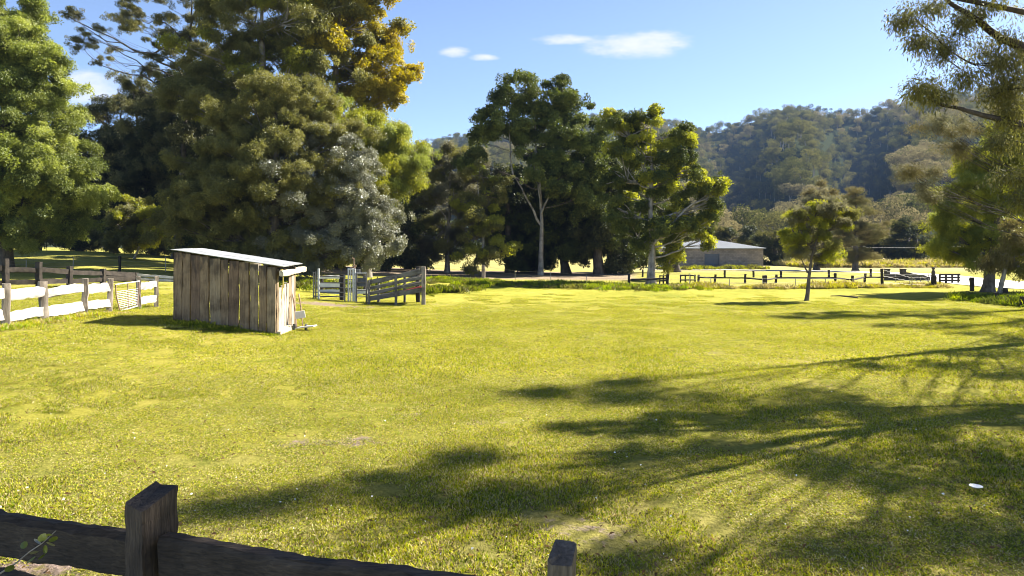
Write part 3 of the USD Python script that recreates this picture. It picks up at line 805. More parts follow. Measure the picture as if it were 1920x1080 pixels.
photo_tree("forked_tree", "tall yellow green tree with a forked trunk at the right of the middle group", "tree", 1221, 45, [
    (1210, 240, 36), (1165, 250, 34), (1250, 245, 34), (1200, 290, 50, [1, 1]), (1150, 320, 44, [0, 1]), (1270, 290, 34), (1300, 310, 36), (1325, 350, 32), (1345, 370, 22), (1260, 340, 44), (1310, 385, 36), (1215, 370, 50, [1, 1]), (1160, 390, 44, [0, 1]), (1280, 410, 34), (1330, 405, 24), (1240, 430, 34, [0, 1]), (1180, 440, 36, [0, 1]), (1325, 445, 16), (1290, 265, 20), (1140, 235, 18), (1310, 430, 20), (1352, 345, 12), (1230, 215, 14), (1190, 220, 14)],
    ["bright", "glossy"], seed=61, style="broad", trunk_r=0.25, bark="bark_grey", density=0.6, clump=0.55, fork=(1222, 440), top=(1220, 240), fill=0.12,
    bare=[((1222, 460, 0), (1300, 380, -0.5), 0.13), ((1221, 350, 0), (1190, 270, 0), 0.08)])
photo_tree("small_tree", "small bright leafy tree beside the forked trunk, in front of the barn's left end", "tree", 1250, 49, [(1245, 470, 24), (1260, 450, 20), (1250, 495, 18), (1268, 480, 14)],
           ["glossy", "bright"], seed=62, style="broad", trunk_r=0.07, density=0.8, clump=0.5, fill=0.2)
photo_tree("dark_tree", "dark trunked tree close to the left end of the grey barn", "tree", 1268, 72, [(1250, 430, 40), (1285, 420, 30), (1230, 400, 40), (1260, 380, 34)], ["dark", "olive"], seed=63, style="broad", trunk_r=0.35, bark="bark_dark", density=0.9, clump=0.9)
# --- the lone tree on the lawn
photo_tree("lone_tree", "small crooked tree standing alone on the lawn, yellow and green leaves", "tree", 1512, 30.6, [
    (1525, 398, 20), (1500, 405, 22), (1555, 400, 22), (1485, 430, 24), (1535, 425, 28), (1575, 425, 20), (1472, 440, 13), (1555, 455, 20), (1512, 455, 22), (1545, 472, 16), (1588, 402, 11), (1570, 385, 11), (1540, 385, 11), (1497, 462, 14)],
    ["bright", "olive", "wispy"], seed=71, style="fine", trunk_r=0.085, bark="bark_dark", density=0.30, clump=0.27, spread=1.8, fork=(1520, 495), top=(1540, 405), fill=0.1,
    bare=[((1514, 512, 0), (1502, 484, 0.1), 0.045), ((1502, 486, 0.1), (1500, 420, 0.1), 0.03)])
# --- trees round the barn and the far paddock
photo_tree("conifer_tree", "tall layered conifer with a straight dark trunk behind the lone tree", "tree", 1604, 76, [
    (1605, 360, 16), (1600, 375, 20), (1590, 400, 22), (1622, 395, 20), (1595, 425, 24), (1628, 425, 22), (1585, 455, 24), (1625, 455, 26), (1592, 480, 20), (1630, 480, 20), (1610, 440, 20), (1640, 440, 14), (1575, 435, 12)],
    ["pine", "hazel"], seed=72, style="needle", trunk_r=0.3, bark="bark_dark", density=0.85, clump=0.7, squash=0.45, fill=0.15, fork=(1605, 440), top=(1604, 350))
photo_tree("pale_tree", "pale brownish tree rising behind the lone tree's top", "tree", 1531, 84, [(1535, 365, 28), (1550, 390, 30), (1520, 400, 28), (1545, 425, 34), (1525, 450, 30), (1560, 450, 26), (1540, 478, 20)],
           ["hazel", "wispy"], seed=73, style="fine", trunk_r=0.3, bark="bark_dark", density=0.85, clump=0.9)
photo_tree("dark_round_tree", "big dark round tree across the far paddock, left of the right hand trees", "tree", 1706, 112, [(1705, 440, 30), (1680, 455, 28), (1735, 455, 28), (1705, 470, 36), (1670, 475, 22), (1745, 475, 22), (1720, 430, 18), (1690, 430, 18)],
           ["dark", "hill"], seed=74, style="broad", trunk_r=0.5, bark="bark_dark", density=1.0, clump=1.3)
bush = [("dark bushy tree right behind the barn's roof", 1455, 108, [(1450, 455, 30), (1475, 465, 28), (1435, 470, 26), (1460, 480, 26)]), ("dark bushy tree between the barn and the lone tree", 1500, 112, [(1500, 462, 26), (1520, 475, 22), (1480, 475, 24), (1505, 485, 20)]),
        ("dark bushy tree behind the conifer", 1570, 115, [(1570, 465, 26), (1590, 478, 22), (1550, 480, 22), (1575, 485, 20)]), ("dark bushy tree between the conifer and the big dark round tree", 1645, 116, [(1645, 460, 26), (1660, 478, 20), (1630, 478, 22)]),
        ("dark bushy tree at the right end of the far hedge", 1785, 114, [(1780, 450, 30), (1800, 470, 30), (1765, 470, 26), (1830, 460, 34)]), ("dark leafy tree behind the left part of the barn roof", 1395, 112, [(1395, 440, 20), (1375, 450, 22), (1410, 452, 18), (1350, 440, 24)])]
for i, (lab, px, D, items) in enumerate(bush):
    photo_tree("bushy_tree", lab, "tree", px, D, items, ["dark", "hill"], seed=80 + i, style="broad", trunk_r=0.3, bark="bark_dark", density=0.9, clump=1.3)
# --- right hand side
photo_tree("trailing_tree", "yellow green tree with trailing leaves beside the gravel road at the right edge", "tree", 1852, 36.5, [
    (1850, 330, 40), (1900, 290, 40), (1815, 345, 28), (1860, 395, 46), (1795, 398, 26), (1910, 375, 48), (1805, 440, 30, [1, 1, 1]), (1860, 445, 40), (1920, 440, 46), (1775, 432, 16, [1, 0, 2]), (1835, 478, 26, [1, 1, 0]), (1892, 480, 26), (1960, 350, 60), (1980, 440, 56), (1940, 475, 32), (1832, 295, 18), (1772, 388, 11), (1798, 474, 13, [1, 0, 1]), (2020, 390, 50), (1785, 360, 12), (1810, 310, 12), (1870, 268, 18), (1765, 415, 10), (1768, 462, 11), (1830, 365, 26), (1885, 330, 30), (1890, 245, 24), (1930, 235, 36), (1855, 300, 26)],
    ["bright", "lime", "bright"], seed=91, style="weep", trunk_r=0.27, bark="bark_dark", density=0.7, clump=0.5, spread=1.5, fork=(1860, 470), top=(1880, 330), fill=0.25)
photo_tree("slim_tree", "slim grey trunked tree leaning next to the trailing tree by the road", "tree", 1872, 32.5, [(1885, 470, 30), (1910, 490, 26), (1900, 440, 30), (1930, 470, 26)],
           ["hazel", "olive"], seed=92, style="weep", trunk_r=0.10, bark="bark_grey", density=0.6, clump=0.5)
photo_tree("russet_gum", "thin gum with russet leaf clusters against the hill at upper right", "tree", 1990, 27, [(1740, 235, 22), (1720, 330, 26), (1745, 340, 26), (1775, 255, 30), (1790, 215, 26), (1825, 240, 26), (1745, 365, 13), (1870, 205, 28), (1795, 285, 16), (1700, 320, 11), (1920, 215, 36), (1990, 220, 60)],
           ["hazel", "wispy"], seed=93, limb_r=0.003, style="near_gum", trunk_r=0.2, bark="bark_shade", density=0.8, clump=0.40, fork=(1985, 350), top=(1940, 220), fill=0.1)


# --- the near gum, its trunk just outside the frame: two long limbs enter the picture and it shades the lawn
def near_gum(name, label, base, height, seed, limbs, lobes, trunk_r=0.28, lean=(0, 0), density=0.8):
    base = np.array([base[0], base[1], float(G(*base))])
    return tree(name, label, "tree", base, lobes, ["gum", "olive"], style="near_gum", trunk_r=trunk_r, bark="bark_shade", seed=seed, fork=base + [lean[0] * 0.5, lean[1] * 0.5, height * 0.55], trunk_to=base + [lean[0], lean[1], height],
                bare=limbs, density=density, clump=0.55, fill=0.08, squash=0.9, limb_r=0.005)


D0 = 12.5
tips = [(at(1760, 100, D0), 0.30), (at(1790, 60, D0), 0.40), (at(1850, 30, D0), 0.45), (at(1830, 120, D0), 0.42), (at(1800, 145, D0), 0.25), (at(1890, 120, D0), 0.45), (at(1880, 170, D0), 0.32), (at(1930, 80, D0), 0.5), (at(1700, 40, D0), 0.14), (at(1725, 75, D0), 0.14),
        (at(1735, 15, D0), 0.25), (at(1760, 185, D0), 0.18), (at(1725, 165, D0), 0.10), (at(1900, 195, D0), 0.35), (at(1908, 335, D0 - 1), 0.14), (at(1925, 372, D0 - 1), 0.18), (at(1880, 268, D0 - 1), 0.12), (at(1950, 0, D0), 0.6), (at(1840, -20, D0), 0.5), (at(1980, 200, D0), 0.5), (at(1892, 222, D0), 0.2), (at(1915, 255, D0), 0.24), (at(1870, 95, D0), 0.3), (at(1905, 150, D0), 0.3)]


def shade(px, py, half, H, shrink=0.6):
    """the crown lobe that throws the shadow seen at pixel (px, py), at height H"""
    dd = EYE * F / (py - HORIZON)
    x = (px - 960) / F * dd
    t = H / math.tan(SUN_EL)
    return (np.array([x + t * math.sin(SUN_AZ), dd + t * math.cos(SUN_AZ), H]), half * dd / F * shrink * 0.88)


hi = [shade(480, 945, 130, 11.0), shade(640, 915, 150, 10.4), shade(800, 930, 120, 10.5), shade(965, 950, 110, 10), shade(1180, 850, 120, 9.6), shade(1330, 850, 120, 9.2), shade(1520, 880, 90, 9), shade(1650, 900, 160, 8.6), shade(1800, 870, 160, 8.2), shade(1560, 1040, 150, 8.6), shade(1750, 1010, 160, 8),
      shade(1180, 1060, 110, 9.5), shade(860, 858, 36, 10.2), shade(1900, 960, 160, 7.4), shade(1010, 930, 80, 10), shade(1880, 1040, 130, 7.4), shade(1880, 900, 110, 7.6)]
# ... and the foreground fence, which lies in this tree's shade
for fx, fy in ((-3.9, 4.9), (-3.2, 4.65), (-2.3, 4.3), (-1.6, 4.1), (-0.9, 3.85), (-0.2, 3.6), (0.3, 3.5)):
    t_ = 9.6 / math.tan(SUN_EL)
    hi.append((np.array([fx + t_ * math.sin(SUN_AZ), fy + t_ * math.cos(SUN_AZ), 10.2]), 0.42))
hi2 = [shade(1240, 745, 100, 10.2), shade(1380, 755, 110, 9.6), shade(1520, 750, 100, 9.2), shade(1160, 745, 50, 10.4), shade(1010, 738, 34, 10.8), shade(1650, 765, 120, 8.8), shade(1790, 780, 140, 8.2), shade(1630, 690, 60, 8.6), shade(1740, 690, 90, 8), shade(1850, 715, 110, 7.4), shade(1160, 720, 26, 10.6), shade(1900, 800, 120, 7.5), shade(1780, 830, 110, 8), shade(1700, 800, 90, 8.4)]
hi3 = [shade(1690, 611, 60, 7.4), shade(1780, 610, 80, 6.6), shade(1870, 612, 90, 6), shade(1900, 640, 90, 6.2), shade(1840, 590, 60, 7), shade(1760, 665, 60, 7.6), shade(1880, 670, 80, 6.6), shade(1950, 600, 110, 5.6), shade(1800, 560, 60, 6), shade(1880, 690, 120, 6.6), shade(1820, 625, 110, 6.6), shade(1920, 660, 110, 6), shade(1780, 585, 80, 6.6)]
near_gum("gum_tree", "near gum whose long dark limbs and drooping leaves enter the upper right corner", (13.6, 12.6), 11.5, 101,
         [(at(2330, 60, D0), at(1765, -8, D0), 0.10), (at(1925, 90, D0), at(1765, -8, D0), 0.085), (at(2330, 330, D0), at(1925, 234, D0), 0.09), (at(1925, 234, D0), at(1742, 186, D0), 0.065), (at(1830, 120, D0), at(1715, 35, D0), 0.018), (at(1800, 130, D0), at(1742, 88, D0), 0.012),
          (at(2200, 260, D0 - 1), at(1880, 260, D0 - 1), 0.03)],
         [(c, r * 0.9, None, 0.24) for c, r in tips] + hi, trunk_r=0.26, lean=(-2.0, 0.6), density=0.8)

near_gum("gum_tree", "second gum just outside the right edge, its crown shading the lawn", (16.2, 18.6), 11.0, 102, [], hi2, trunk_r=0.24, lean=(-0.8, 0.2), density=0.85)
near_gum("gum_tree", "third gum beyond the right edge near the road, shading the lawn beside the trailing tree", (21.6, 24.6), 9.0, 103, [], hi3, trunk_r=0.2, lean=(-0.4, 0), density=0.9)
# ------------------------------------------------------------------ wooded hill: single trees at its foot, the rest as one wood
def hill_crown(seed, r, h, cards, size, mats):
    rng = np.random.default_rng(seed)
    nl = 7
    c = rng.normal(size=(nl, 3)) * np.array([r * 0.45, r * 0.45, h * 0.13]) + [0, 0, h * 0.72]
    lr = rng.uniform(0.38, 0.6, nl) * r
    k = rng.integers(0, nl, cards)
    d = rng.normal(size=(cards, 3))
    d /= np.linalg.norm(d, axis=1, keepdims=True)
    pos = c[k] + d * (lr[k] * rng.uniform(0.75, 1.05, cards))[:, None] * np.array([1, 1, 0.7])
    dirs = rng.normal(size=(cards, 3)) + d * 0.2
    return leaves_mesh(pos, dirs, d + [0, 0, 0.7] + rng.normal(size=(cards, 3)) * 0.3, size * rng.uniform(0.6, 1.4, cards), size * 0.75 * rng.uniform(0.6, 1.4, cards), 0.2), c


def hill_tree_meshes(seed, r=5.0, h=15.0, cards=1300, size=0.62):
    crown, c = hill_crown(seed, r, h, cards, size, None)
    rng = np.random.default_rng(seed + 9)
    tr = [tube([[0, 0, -3], [0.1, 0, h * 0.3], [c[0][0] * 0.4, c[0][1] * 0.4, h * 0.6]], [0.28, 0.22, 0.12], 6)]
    for q in c[:5]:
        tr.append(tube([[0.05, 0, h * 0.35], q * [0.5, 0.5, 0.9], q], [0.12, 0.09, 0.04], 4))
    return crown, join(tr)


stage.CreateClassPrim("/World/kinds")
HT = [hill_tree_meshes(300 + i, *a) for i, a in enumerate([(6.4, 16, 1900, 0.62), (5.2, 18, 1600, 0.58), (7.4, 15, 2300, 0.64), (4.6, 13, 1300, 0.55), (6.2, 19, 1900, 0.6)])]
for i, (cr, tk) in enumerate(HT):
    for look in ("hill", "hill_tan"):
        c = UsdGeom.Xform.Define(stage, f"/World/kinds/{look}_tree_{i}")
        usdkit.mesh(stage, f"{c.GetPath()}/crown", cr, M["leaf_" + look])
        usdkit.mesh(stage, f"{c.GetPath()}/trunk", tk, M["bark_grey"], smooth=True)

rng = np.random.default_rng(77)
# foot of the hill: rows of separate sunlit trees (column, distance, size)
FOOT = [(1395, 200, 1.0), (1372, 190, .8), (1420, 215, 1.0), (1445, 205, .9), (1470, 222, 1.0), (1380, 235, 1.1), (1410, 250, 1.1), (1500, 210, 1.0), (1530, 225, 1.0), (1490, 245, 1.1), (1560, 215, .95), (1585, 235, 1.0), (1620, 220, 1.0), (1645, 240, 1.0),
        (1670, 215, .9), (1695, 205, .9), (1720, 225, 1.0), (1745, 215, 1.0), (1705, 185, .8), (1640, 195, .85), (1450, 260, 1.1), (1540, 262, 1.1), (1600, 270, 1.1), (1680, 250, 1.0), (1735, 250, 1.0), (1655, 262, 1.0), (1350, 215, .9), (1335, 245, 1.0), (1770, 230, 1.0), (1800, 210, 1.0)]
for k, (px, d, s) in enumerate(FOOT):
    x = (px - 960) / F * d
    z = float(max(hill(x, d), -1.0))
    tan = rng.random() < 0.6
    x_ = UsdGeom.Xform.Define(stage, "/World/" + numbered("hill_foot_gum"))
    x_.AddTranslateOp().Set(Gf.Vec3d(x, d, z))
    x_.AddRotateZOp().Set(float(rng.uniform(0, 360)))
    s *= 0.92 * rng.uniform(0.85, 1.15)
    x_.AddScaleOp().Set(Gf.Vec3f(s, s, s * rng.uniform(0.9, 1.15)))
    x_.GetPrim().GetReferences().AddInternalReference(f"/World/kinds/{'hill_tan' if tan else 'hill'}_tree_{rng.integers(0, 5)}")
    x_.GetPrim().SetInstanceable(True)
    tag(x_, "gum tree in the sunlit belt of pale trees along the foot of the hill", "tree", "gum trees along the foot of the hill")

# the wood itself
n = 26000
u = rng.uniform(-0.75, 1.0, n)
d = np.sqrt(rng.uniform(235 ** 2, 930 ** 2, n))
x = u * d
px = 960 + F * u
d0 = np.interp(px, [0, 700, 1000, 1500, 1700, 2000], [260, 250, 240, 225, 190, 150])
ok = (d > np.maximum(d0, 200) + 40) & ((px > 700) | (rng.random(n) < 0.12)) & ((px < 1960) | (rng.random(n) < 0.2))
x, d = x[ok], d[ok]
# keep the crowns apart
from scipy.spatial import cKDTree
order = rng.permutation(len(x))
x, d = x[order], d[order]
pairs = cKDTree(np.stack([x, d], 1)).query_pairs(6.6, output_type="ndarray")
drop = np.zeros(len(x), bool)
drop[pairs.max(1)] = True
x, d = x[~drop], d[~drop]
z = hill(x, d) - 2.5 * sstep(480, 620, d)
tone = meshkit.fbm(np.stack([x / 60, d / 60, 0 * x], -1), 3, 4) + rng.normal(size=len(x)) * 0.12 + 0.55 * (1 - sstep(290, 400, d))
wh = rng.integers(0, 5, len(x)) * 2 + (tone > 0.72)
path = "/World/hill_forest"
pi = UsdGeom.PointInstancer.Define(stage, path)
targets = []
for i, (cr, tk) in enumerate(HT):
    for look in ("hill", "hill_tan"):
        p = UsdGeom.Xform.Define(stage, f"{path}/tree_{i}_{look}")
        p.GetPrim().GetReferences().AddInternalReference(f"/World/kinds/{look}_tree_{i}")
        targets.append(p.GetPath())
pi.CreatePrototypesRel().SetTargets(targets)
pi.CreatePositionsAttr(Vt.Vec3fArray.FromNumpy(np.stack([x, d, z], 1).astype(np.float32)))
pi.CreateProtoIndicesAttr(Vt.IntArray.FromNumpy(wh.astype(np.int32)))
a = rng.uniform(0, 2 * np.pi, len(x))
pi.CreateOrientationsAttr(Vt.QuathArray([Gf.Quath(math.cos(k / 2), 0, 0, math.sin(k / 2)) for k in a]))
s = rng.uniform(0.6, 1.1, len(x)) * np.where(d > 600, 0.9, 1.0)
pi.CreateScalesAttr(Vt.Vec3fArray.FromNumpy(np.stack([s, s, s * rng.uniform(0.8, 1.1, len(x))], 1).astype(np.float32)))
tag(pi, "dense gum forest covering the blue shaded hill across the background", "forest", kind="stuff")
NHILL = len(x)


# ------------------------------------------------------------------ the timber shelter
P1, P2, P3 = np.array([-9.09, 18.64]), np.array([-6.24, 18.35]), np.array([-6.41, 20.5])
P4 = P1 + P3 - P2
zt = lambda p: 1.86 + (2.27 - 1.86) * (P2[0] - p[0]) / (P2[0] - P1[0])        # roof underside
sh = thing("timber_shelter", "rough grey plank shelter with a skillion iron roof on the lawn", "shed", (P2[0], P2[1], float(G(*P2))))
w11 = np.array([30, 31, 33, 35, 39, 28, 37, 37, 31, 29, 32], float)
edges = np.concatenate([[0], np.cumsum(w11) / w11.sum()])
fd = (P2 - P1)
L1 = np.linalg.norm(fd)
fd /= L1
fn = np.array([fd[1], -fd[0]])          # out of the front wall
rs = np.random.default_rng(3)
for i in range(11):
    k0, k1 = edges[i], edges[i + 1]
    mid = P1 + fd * L1 * (k0 + k1) / 2
    w = L1 * (k1 - k0) - rs.uniform(0.004, 0.017)
    zg = float(G(*mid)) - 0.03
    lean = rs.normal() * 0.006
    part("plank", timber([mid[0] + lean + fn[0] * rs.uniform(0, .02), mid[1] + fn[1] * rs.uniform(0, .02), zg], [mid[0] - lean, mid[1], zt(mid) - 0.01 - rs.uniform(0, 0.02)], w, 0.05, seed=40 + i, rough=0.007, nseg=12, up=[fn[0], fn[1], 0], chamfer=0.3),
         M[["plank", "plank", "plank_brown", "plank", "plank_grey", "plank", "plank_brown", "plank", "plank_grey", "plank", "plank_grey"][i]], sh, smooth=40)
sd = P3 - P2
L2 = np.linalg.norm(sd)
sd /= L2
sn = np.array([sd[1], -sd[0]])
for k0, k1, zb, ztop, m in [(0.02, 0.10, 0.05, 1.80, "plank_grey"), (0.11, 0.23, 0.1, 1.30, "pale_plank"), (0.24, 0.36, 0.1, 1.34, "pale_plank"), (0.37, 0.48, 0.1, 1.36, "pale_plank"), (0.49, 0.60, 0.1, 1.36, "pale_plank"), (0.62, 0.76, 0.05, 1.74, "plank_grey"), (0.78, 0.88, 0.05, 1.76, "pale_plank"), (0.90, 1.0, 0.02, 1.80, "plank_grey")]:
    q = P2 + sd * L2 * (k0 + k1) / 2
    zg = float(G(*q))
    part("plank", timber([*q, zg + zb], [*q, zg + ztop - 0.05], L2 * (k1 - k0) - 0.012, 0.04, seed=int(k0 * 100) + 60, rough=0.006, nseg=8, up=[sn[0], sn[1], 0], chamfer=0.3), M[m], sh, smooth=40)
for q in (P1 + fd * 0.1 + np.array([0, .1]), P2 - fd * 0.1 + np.array([0, .1]), P3 - np.array([0.1, 0.05]), P4 + np.array([.1, -.05])):
    part("corner_post", timber([*q, float(G(*q)) - 0.2], [*q, zt(q) - 0.03], 0.12, 0.12, seed=int(abs(q[1]) * 50)), M["plank_grey"], sh, smooth=40)
# the far side, in shade; the back stands open
for i in range(7):
    q = P1 + (P4 - P1) * (i + 0.6) / 7.4
    part("plank", timber([*q, float(G(*q))], [*q, zt(q) - 0.02], 0.28, 0.04, seed=110 + i, rough=0.006, nseg=4, up=[1, 0, 0], chamfer=0.3), M["plank"], sh, smooth=40)
zb = 1.67
part("side_beam", timber([P2[0] + 0.17, P2[1] - 0.10, zb + 0.0], [P3[0] - 0.28 + 0.06, P3[1] + 1.7, zb + 0.01], 0.13, 0.15, seed=8, rough=0.012), M["beam"], sh, smooth=40)
part("base_log", timber([P2[0] + 0.06, P2[1] + 0.02, 0.06], [P2[0] - 0.02, P2[1] + 1.25, 0.12], 0.14, 0.16, seed=9, rough=0.015), M["beam"], sh, smooth=40)
for q, e in ((P1 + fd * 0.4, .10), (P1 + fd * 1.5, .10), (P1 + fd * 2.6, .10)):
    part("rafter", bar([q[0], q[1] + 0.02, zt(q) - 0.05], [q[0] - 0.02, q[1] + 2.2, zt(q) - 0.05], 0.06, 0.1), M["plank"], sh)


def corrugated(c0, c1, c2, c3, waves, amp, axis_n=2, thick=0.006):
    """sheet c0-c1 across the corrugations, c0-c3 along them"""
    n = waves * 6
    k = np.linspace(0, 1, n + 1)[:, None]
    rows = []
    for a, b in ((c0, c1), (c3, c2)):
        p = np.asarray(a, float) + (np.asarray(b, float) - np.asarray(a, float)) * k
        p = p + np.array([0, 0, 1.0]) * (amp * np.cos(k * waves * 2 * np.pi))
        rows.append(p)
    up = np.vstack(rows)
    lo = up - [0, 0, thick]
    v = np.vstack([up, lo])
    m = n + 1
    i = np.arange(n)
    q = [np.stack([i, i + 1, m + i + 1, m + i], 1), np.stack([2 * m + i, 3 * m + i, 3 * m + i + 1, 2 * m + i + 1], 1), np.stack([i, 2 * m + i, 2 * m + i + 1, i + 1], 1), np.stack([m + i, m + i + 1, 3 * m + i + 1, 3 * m + i], 1)]
    q.append(np.array([[0, m, 3 * m, 2 * m], [n, 2 * m + n, 3 * m + n, m + n]]))
    q = np.vstack(q)
    return v, np.vstack([q[:, [0, 1, 2]], q[:, [0, 2, 3]]])


def roof_pt(x, y):
    return np.array([x, y, 1.90 + (2.31 - 1.90) * (P2[0] - x) / (P2[0] - P1[0])])


for i in range(3):                                   # three overlapping sheets, each running down the slope
    f0, f1 = -0.04 + i * 0.345, 0.345 + 0.345 * i - 0.02
    dy = P3 - P2
    q = lambda e, f: roof_pt(e[0] + (P3 - P2)[0] * f, e[1] + (P3 - P2)[1] * f) + [0, 0, 0.004 * (i % 2)]
    lft, rgt = P1 - fd * 0.07, P2 + fd * 0.22
    part("roof_sheet", corrugated(q(lft, f0), q(lft, f1), q(rgt, f1), q(rgt, f0), 10, 0.009), M["iron_roof"], sh, smooth=50)
part("strap", tube([[P2[0] + 0.12, P2[1] + 0.08, 1.80], [P2[0] + 0.15, P2[1] + 0.10, 1.66], [P2[0] + 0.14, P2[1] + 0.12, 1.42], [P2[0] + 0.10, P2[1] + 0.12, 1.0]], 0.014, 6), M["rope"], sh, smooth=True)
part("hasp", tube([[P2[0] + 0.10, P2[1] + 0.30, 1.28], [P2[0] + 0.10, P2[1] + 0.30, 1.42], [P2[0] + 0.10, P2[1] + 0.55, 1.42], [P2[0] + 0.10, P2[1] + 0.55, 1.30]], 0.012, 6), M["steel"], sh)

# sack truck leaning on the shelter's side
b = at(556, 609, 19.6)
b[2] = float(G(b[0], b[1]))
ht = thing("hand_trolley", "old hand trolley with two long handles leaning on the shelter's side wall", "hand trolley", b)
o = b
for dx, dy in ((0, 0), (0.17, 0.02)):
    part("handle", tube([o + [dx, dy, 0.06], o + [dx - 0.04, dy + 0.05, 0.45], o + [dx - 0.12, dy + 0.1, 0.88], o + [dx - 0.16, dy + 0.16, 0.98], o + [dx - 0.19, dy + 0.26, 1.0]], 0.019, 7), M["rusty_steel"], ht, smooth=True)
part("cross_plate", timber(o + [-0.03, -0.03, 0.42], o + [0.24, 0.0, 0.46], 0.03, 0.2, rough=0.003), M["white_board"], ht)
part("toe_plate", timber(o + [0.06, -0.02, 0.075], o + [0.56, -0.1, 0.14], 0.24, 0.035, rough=0.004), M["white_board"], ht)
part("axle", tube([o + [-0.06, 0.0, 0.09], o + [0.25, 0.02, 0.09]], 0.014, 6), M["rusty_steel"], ht)
for dx in (-0.09, 0.25):
    part("wheel", tube([o + [dx, 0.0, 0.09], o + [dx + 0.04, 0.0, 0.09]], 0.09, 14), M["dark_sheet"], ht)


# ------------------------------------------------------------------ fences
def post_between(t, px, py_top, d, w, seed, mt, depth=None, py_base=None, name="post", lean=(0, 0), roll=0.2):
    p = at(px, py_top, d)
    zg = float(G(p[0], d))
    part(name, timber([p[0], d, zg - 0.25], [p[0] + lean[0], d + lean[1], p[2]], w, depth or w, seed=seed, rough=0.012 * min(1, w / 0.15), nseg=9, roll=roll), M[mt], t, smooth=40)
    return p, zg


# white lit post and rail fence on the left
PF = [(-105, 543, 14.6), (10, 532, 16.4), (83, 528, 17.8), (158, 522, 19.4), (205, 522, 20.6), (258, 519, 22.1), (292, 518, 23.2)]
b = ground_pt(83, 17.8)
f1 = thing("post_and_rail_fence", "weathered split timber fence with sunlit pale rails, left of the shelter", "fence", b)
tops = []
for i, (px, py, d) in enumerate(PF):
    p, zg = post_between(f1, px, py, d, [0.2, 0.26, 0.30, 0.23, 0.19, 0.16, 0.15][i], 200 + i, "post_wood", depth=[.16, .17, .2, .16, .15, .13, .13][i], roll=0.9, lean=((-0.05, 0) if i == 2 else (0.02, 0)))
    tops.append((p, zg))
rr = np.random.default_rng(8)
for i in (0, 1, 2, 3, 5):
    (a, za), (c, zc) = tops[i], tops[i + 1]
    for j, (k0, k1) in enumerate([(0.72, 0.76), (0.24, 0.28)]):
        ha, hc = a[2] - za, c[2] - zc
        q0 = np.array([a[0] + 0.03, a[1] + 0.02, za + ha * (k0 + rr.uniform(-.03, .03))])
        q1 = np.array([c[0] + 0.03, c[1] - 0.02, zc + hc * (k1 + rr.uniform(-.04, .04))])
        part("rail", timber(q0, q1, 0.07, 0.235 if i < 5 else 0.2, seed=220 + i * 2 + j, rough=0.016, nseg=10, chamfer=0.3), M["rail_wood"], f1, smooth=40)

# bent gate panel between two of its posts
g0, g1 = tops[4][0], tops[5][0]
z0, z1 = tops[4][1], tops[5][1]
gt = thing("gate_panel", "rusty bent mesh gate panel hanging in the gap of the sunlit fence", "gate", [g0[0], g0[1], z0])
gp = lambda k, h, off=0.10: np.array([g0[0] + (g1[0] - g0[0]) * k + off, g0[1] + (g1[1] - g0[1]) * k - 0.05, z0 + (z1 - z0) * k + h])
part("top_bar", tube([gp(0.12, 0.83), gp(0.5, 0.86), gp(0.98, 0.90)], 0.02, 6), M["pale_steel"], gt, smooth=True)
part("side_bar", tube([gp(0.13, 0.83), gp(0.15, 0.5), gp(0.28, 0.03)], 0.018, 6), M["rusty_steel"], gt, smooth=True)
part("side_bar", tube([gp(0.96, 0.90), gp(0.95, 0.5), gp(0.90, 0.12)], 0.018, 6), M["rusty_steel"], gt, smooth=True)
part("middle_bar", tube([gp(0.55, 0.86), gp(0.56, 0.5), gp(0.58, 0.06)], 0.014, 6), M["rusty_steel"], gt, smooth=True)
part("bottom_bar", tube([gp(0.28, 0.03), gp(0.6, 0.07), gp(0.90, 0.12)], 0.018, 6), M["pale_steel"], gt, smooth=True)
lines = []
for k in range(10):
    f = k / 10
    a0 = 0.15 + 0.12 * f
    lines.append(tube([gp(a0, 0.62 - 0.56 * f), gp(0.93 - 0.03 * f, 0.66 - 0.52 * f)], 0.008, 4))
for k in range(7):
    f = k / 7
    lines.append(tube([gp(0.18 + 0.75 * f, 0.62), gp(0.28 + 0.62 * f, 0.05)], 0.004, 3))
part("wire_mesh", join(lines), M["pale_steel"], gt, kind="stuff")

# shaded fence behind it
PD = [(-70, 478, 27), (10, 485, 28.2), (73, 491, 29.2), (130, 499, 31), (193, 504, 33), (255, 511, 35), (330, 518, 35.5), (372, 520, 36)]
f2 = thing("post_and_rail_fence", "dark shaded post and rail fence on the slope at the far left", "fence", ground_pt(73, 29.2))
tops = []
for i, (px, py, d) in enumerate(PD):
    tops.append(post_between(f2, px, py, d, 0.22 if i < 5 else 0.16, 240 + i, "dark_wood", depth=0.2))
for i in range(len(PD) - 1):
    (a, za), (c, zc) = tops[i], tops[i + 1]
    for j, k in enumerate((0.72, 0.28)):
        part("rail", timber([a[0], a[1] - 0.04, za + (a[2] - za) * (k + rr.uniform(-.05, .05))], [c[0], c[1] - 0.04, zc + (c[2] - zc) * (k + rr.uniform(-.05, .05))], 0.08, 0.2 if i < 5 else 0.12, seed=260 + 2 * i + j, rough=0.014), M["dark_wood" if i < 5 else "rail_wood"], f2, smooth=40)


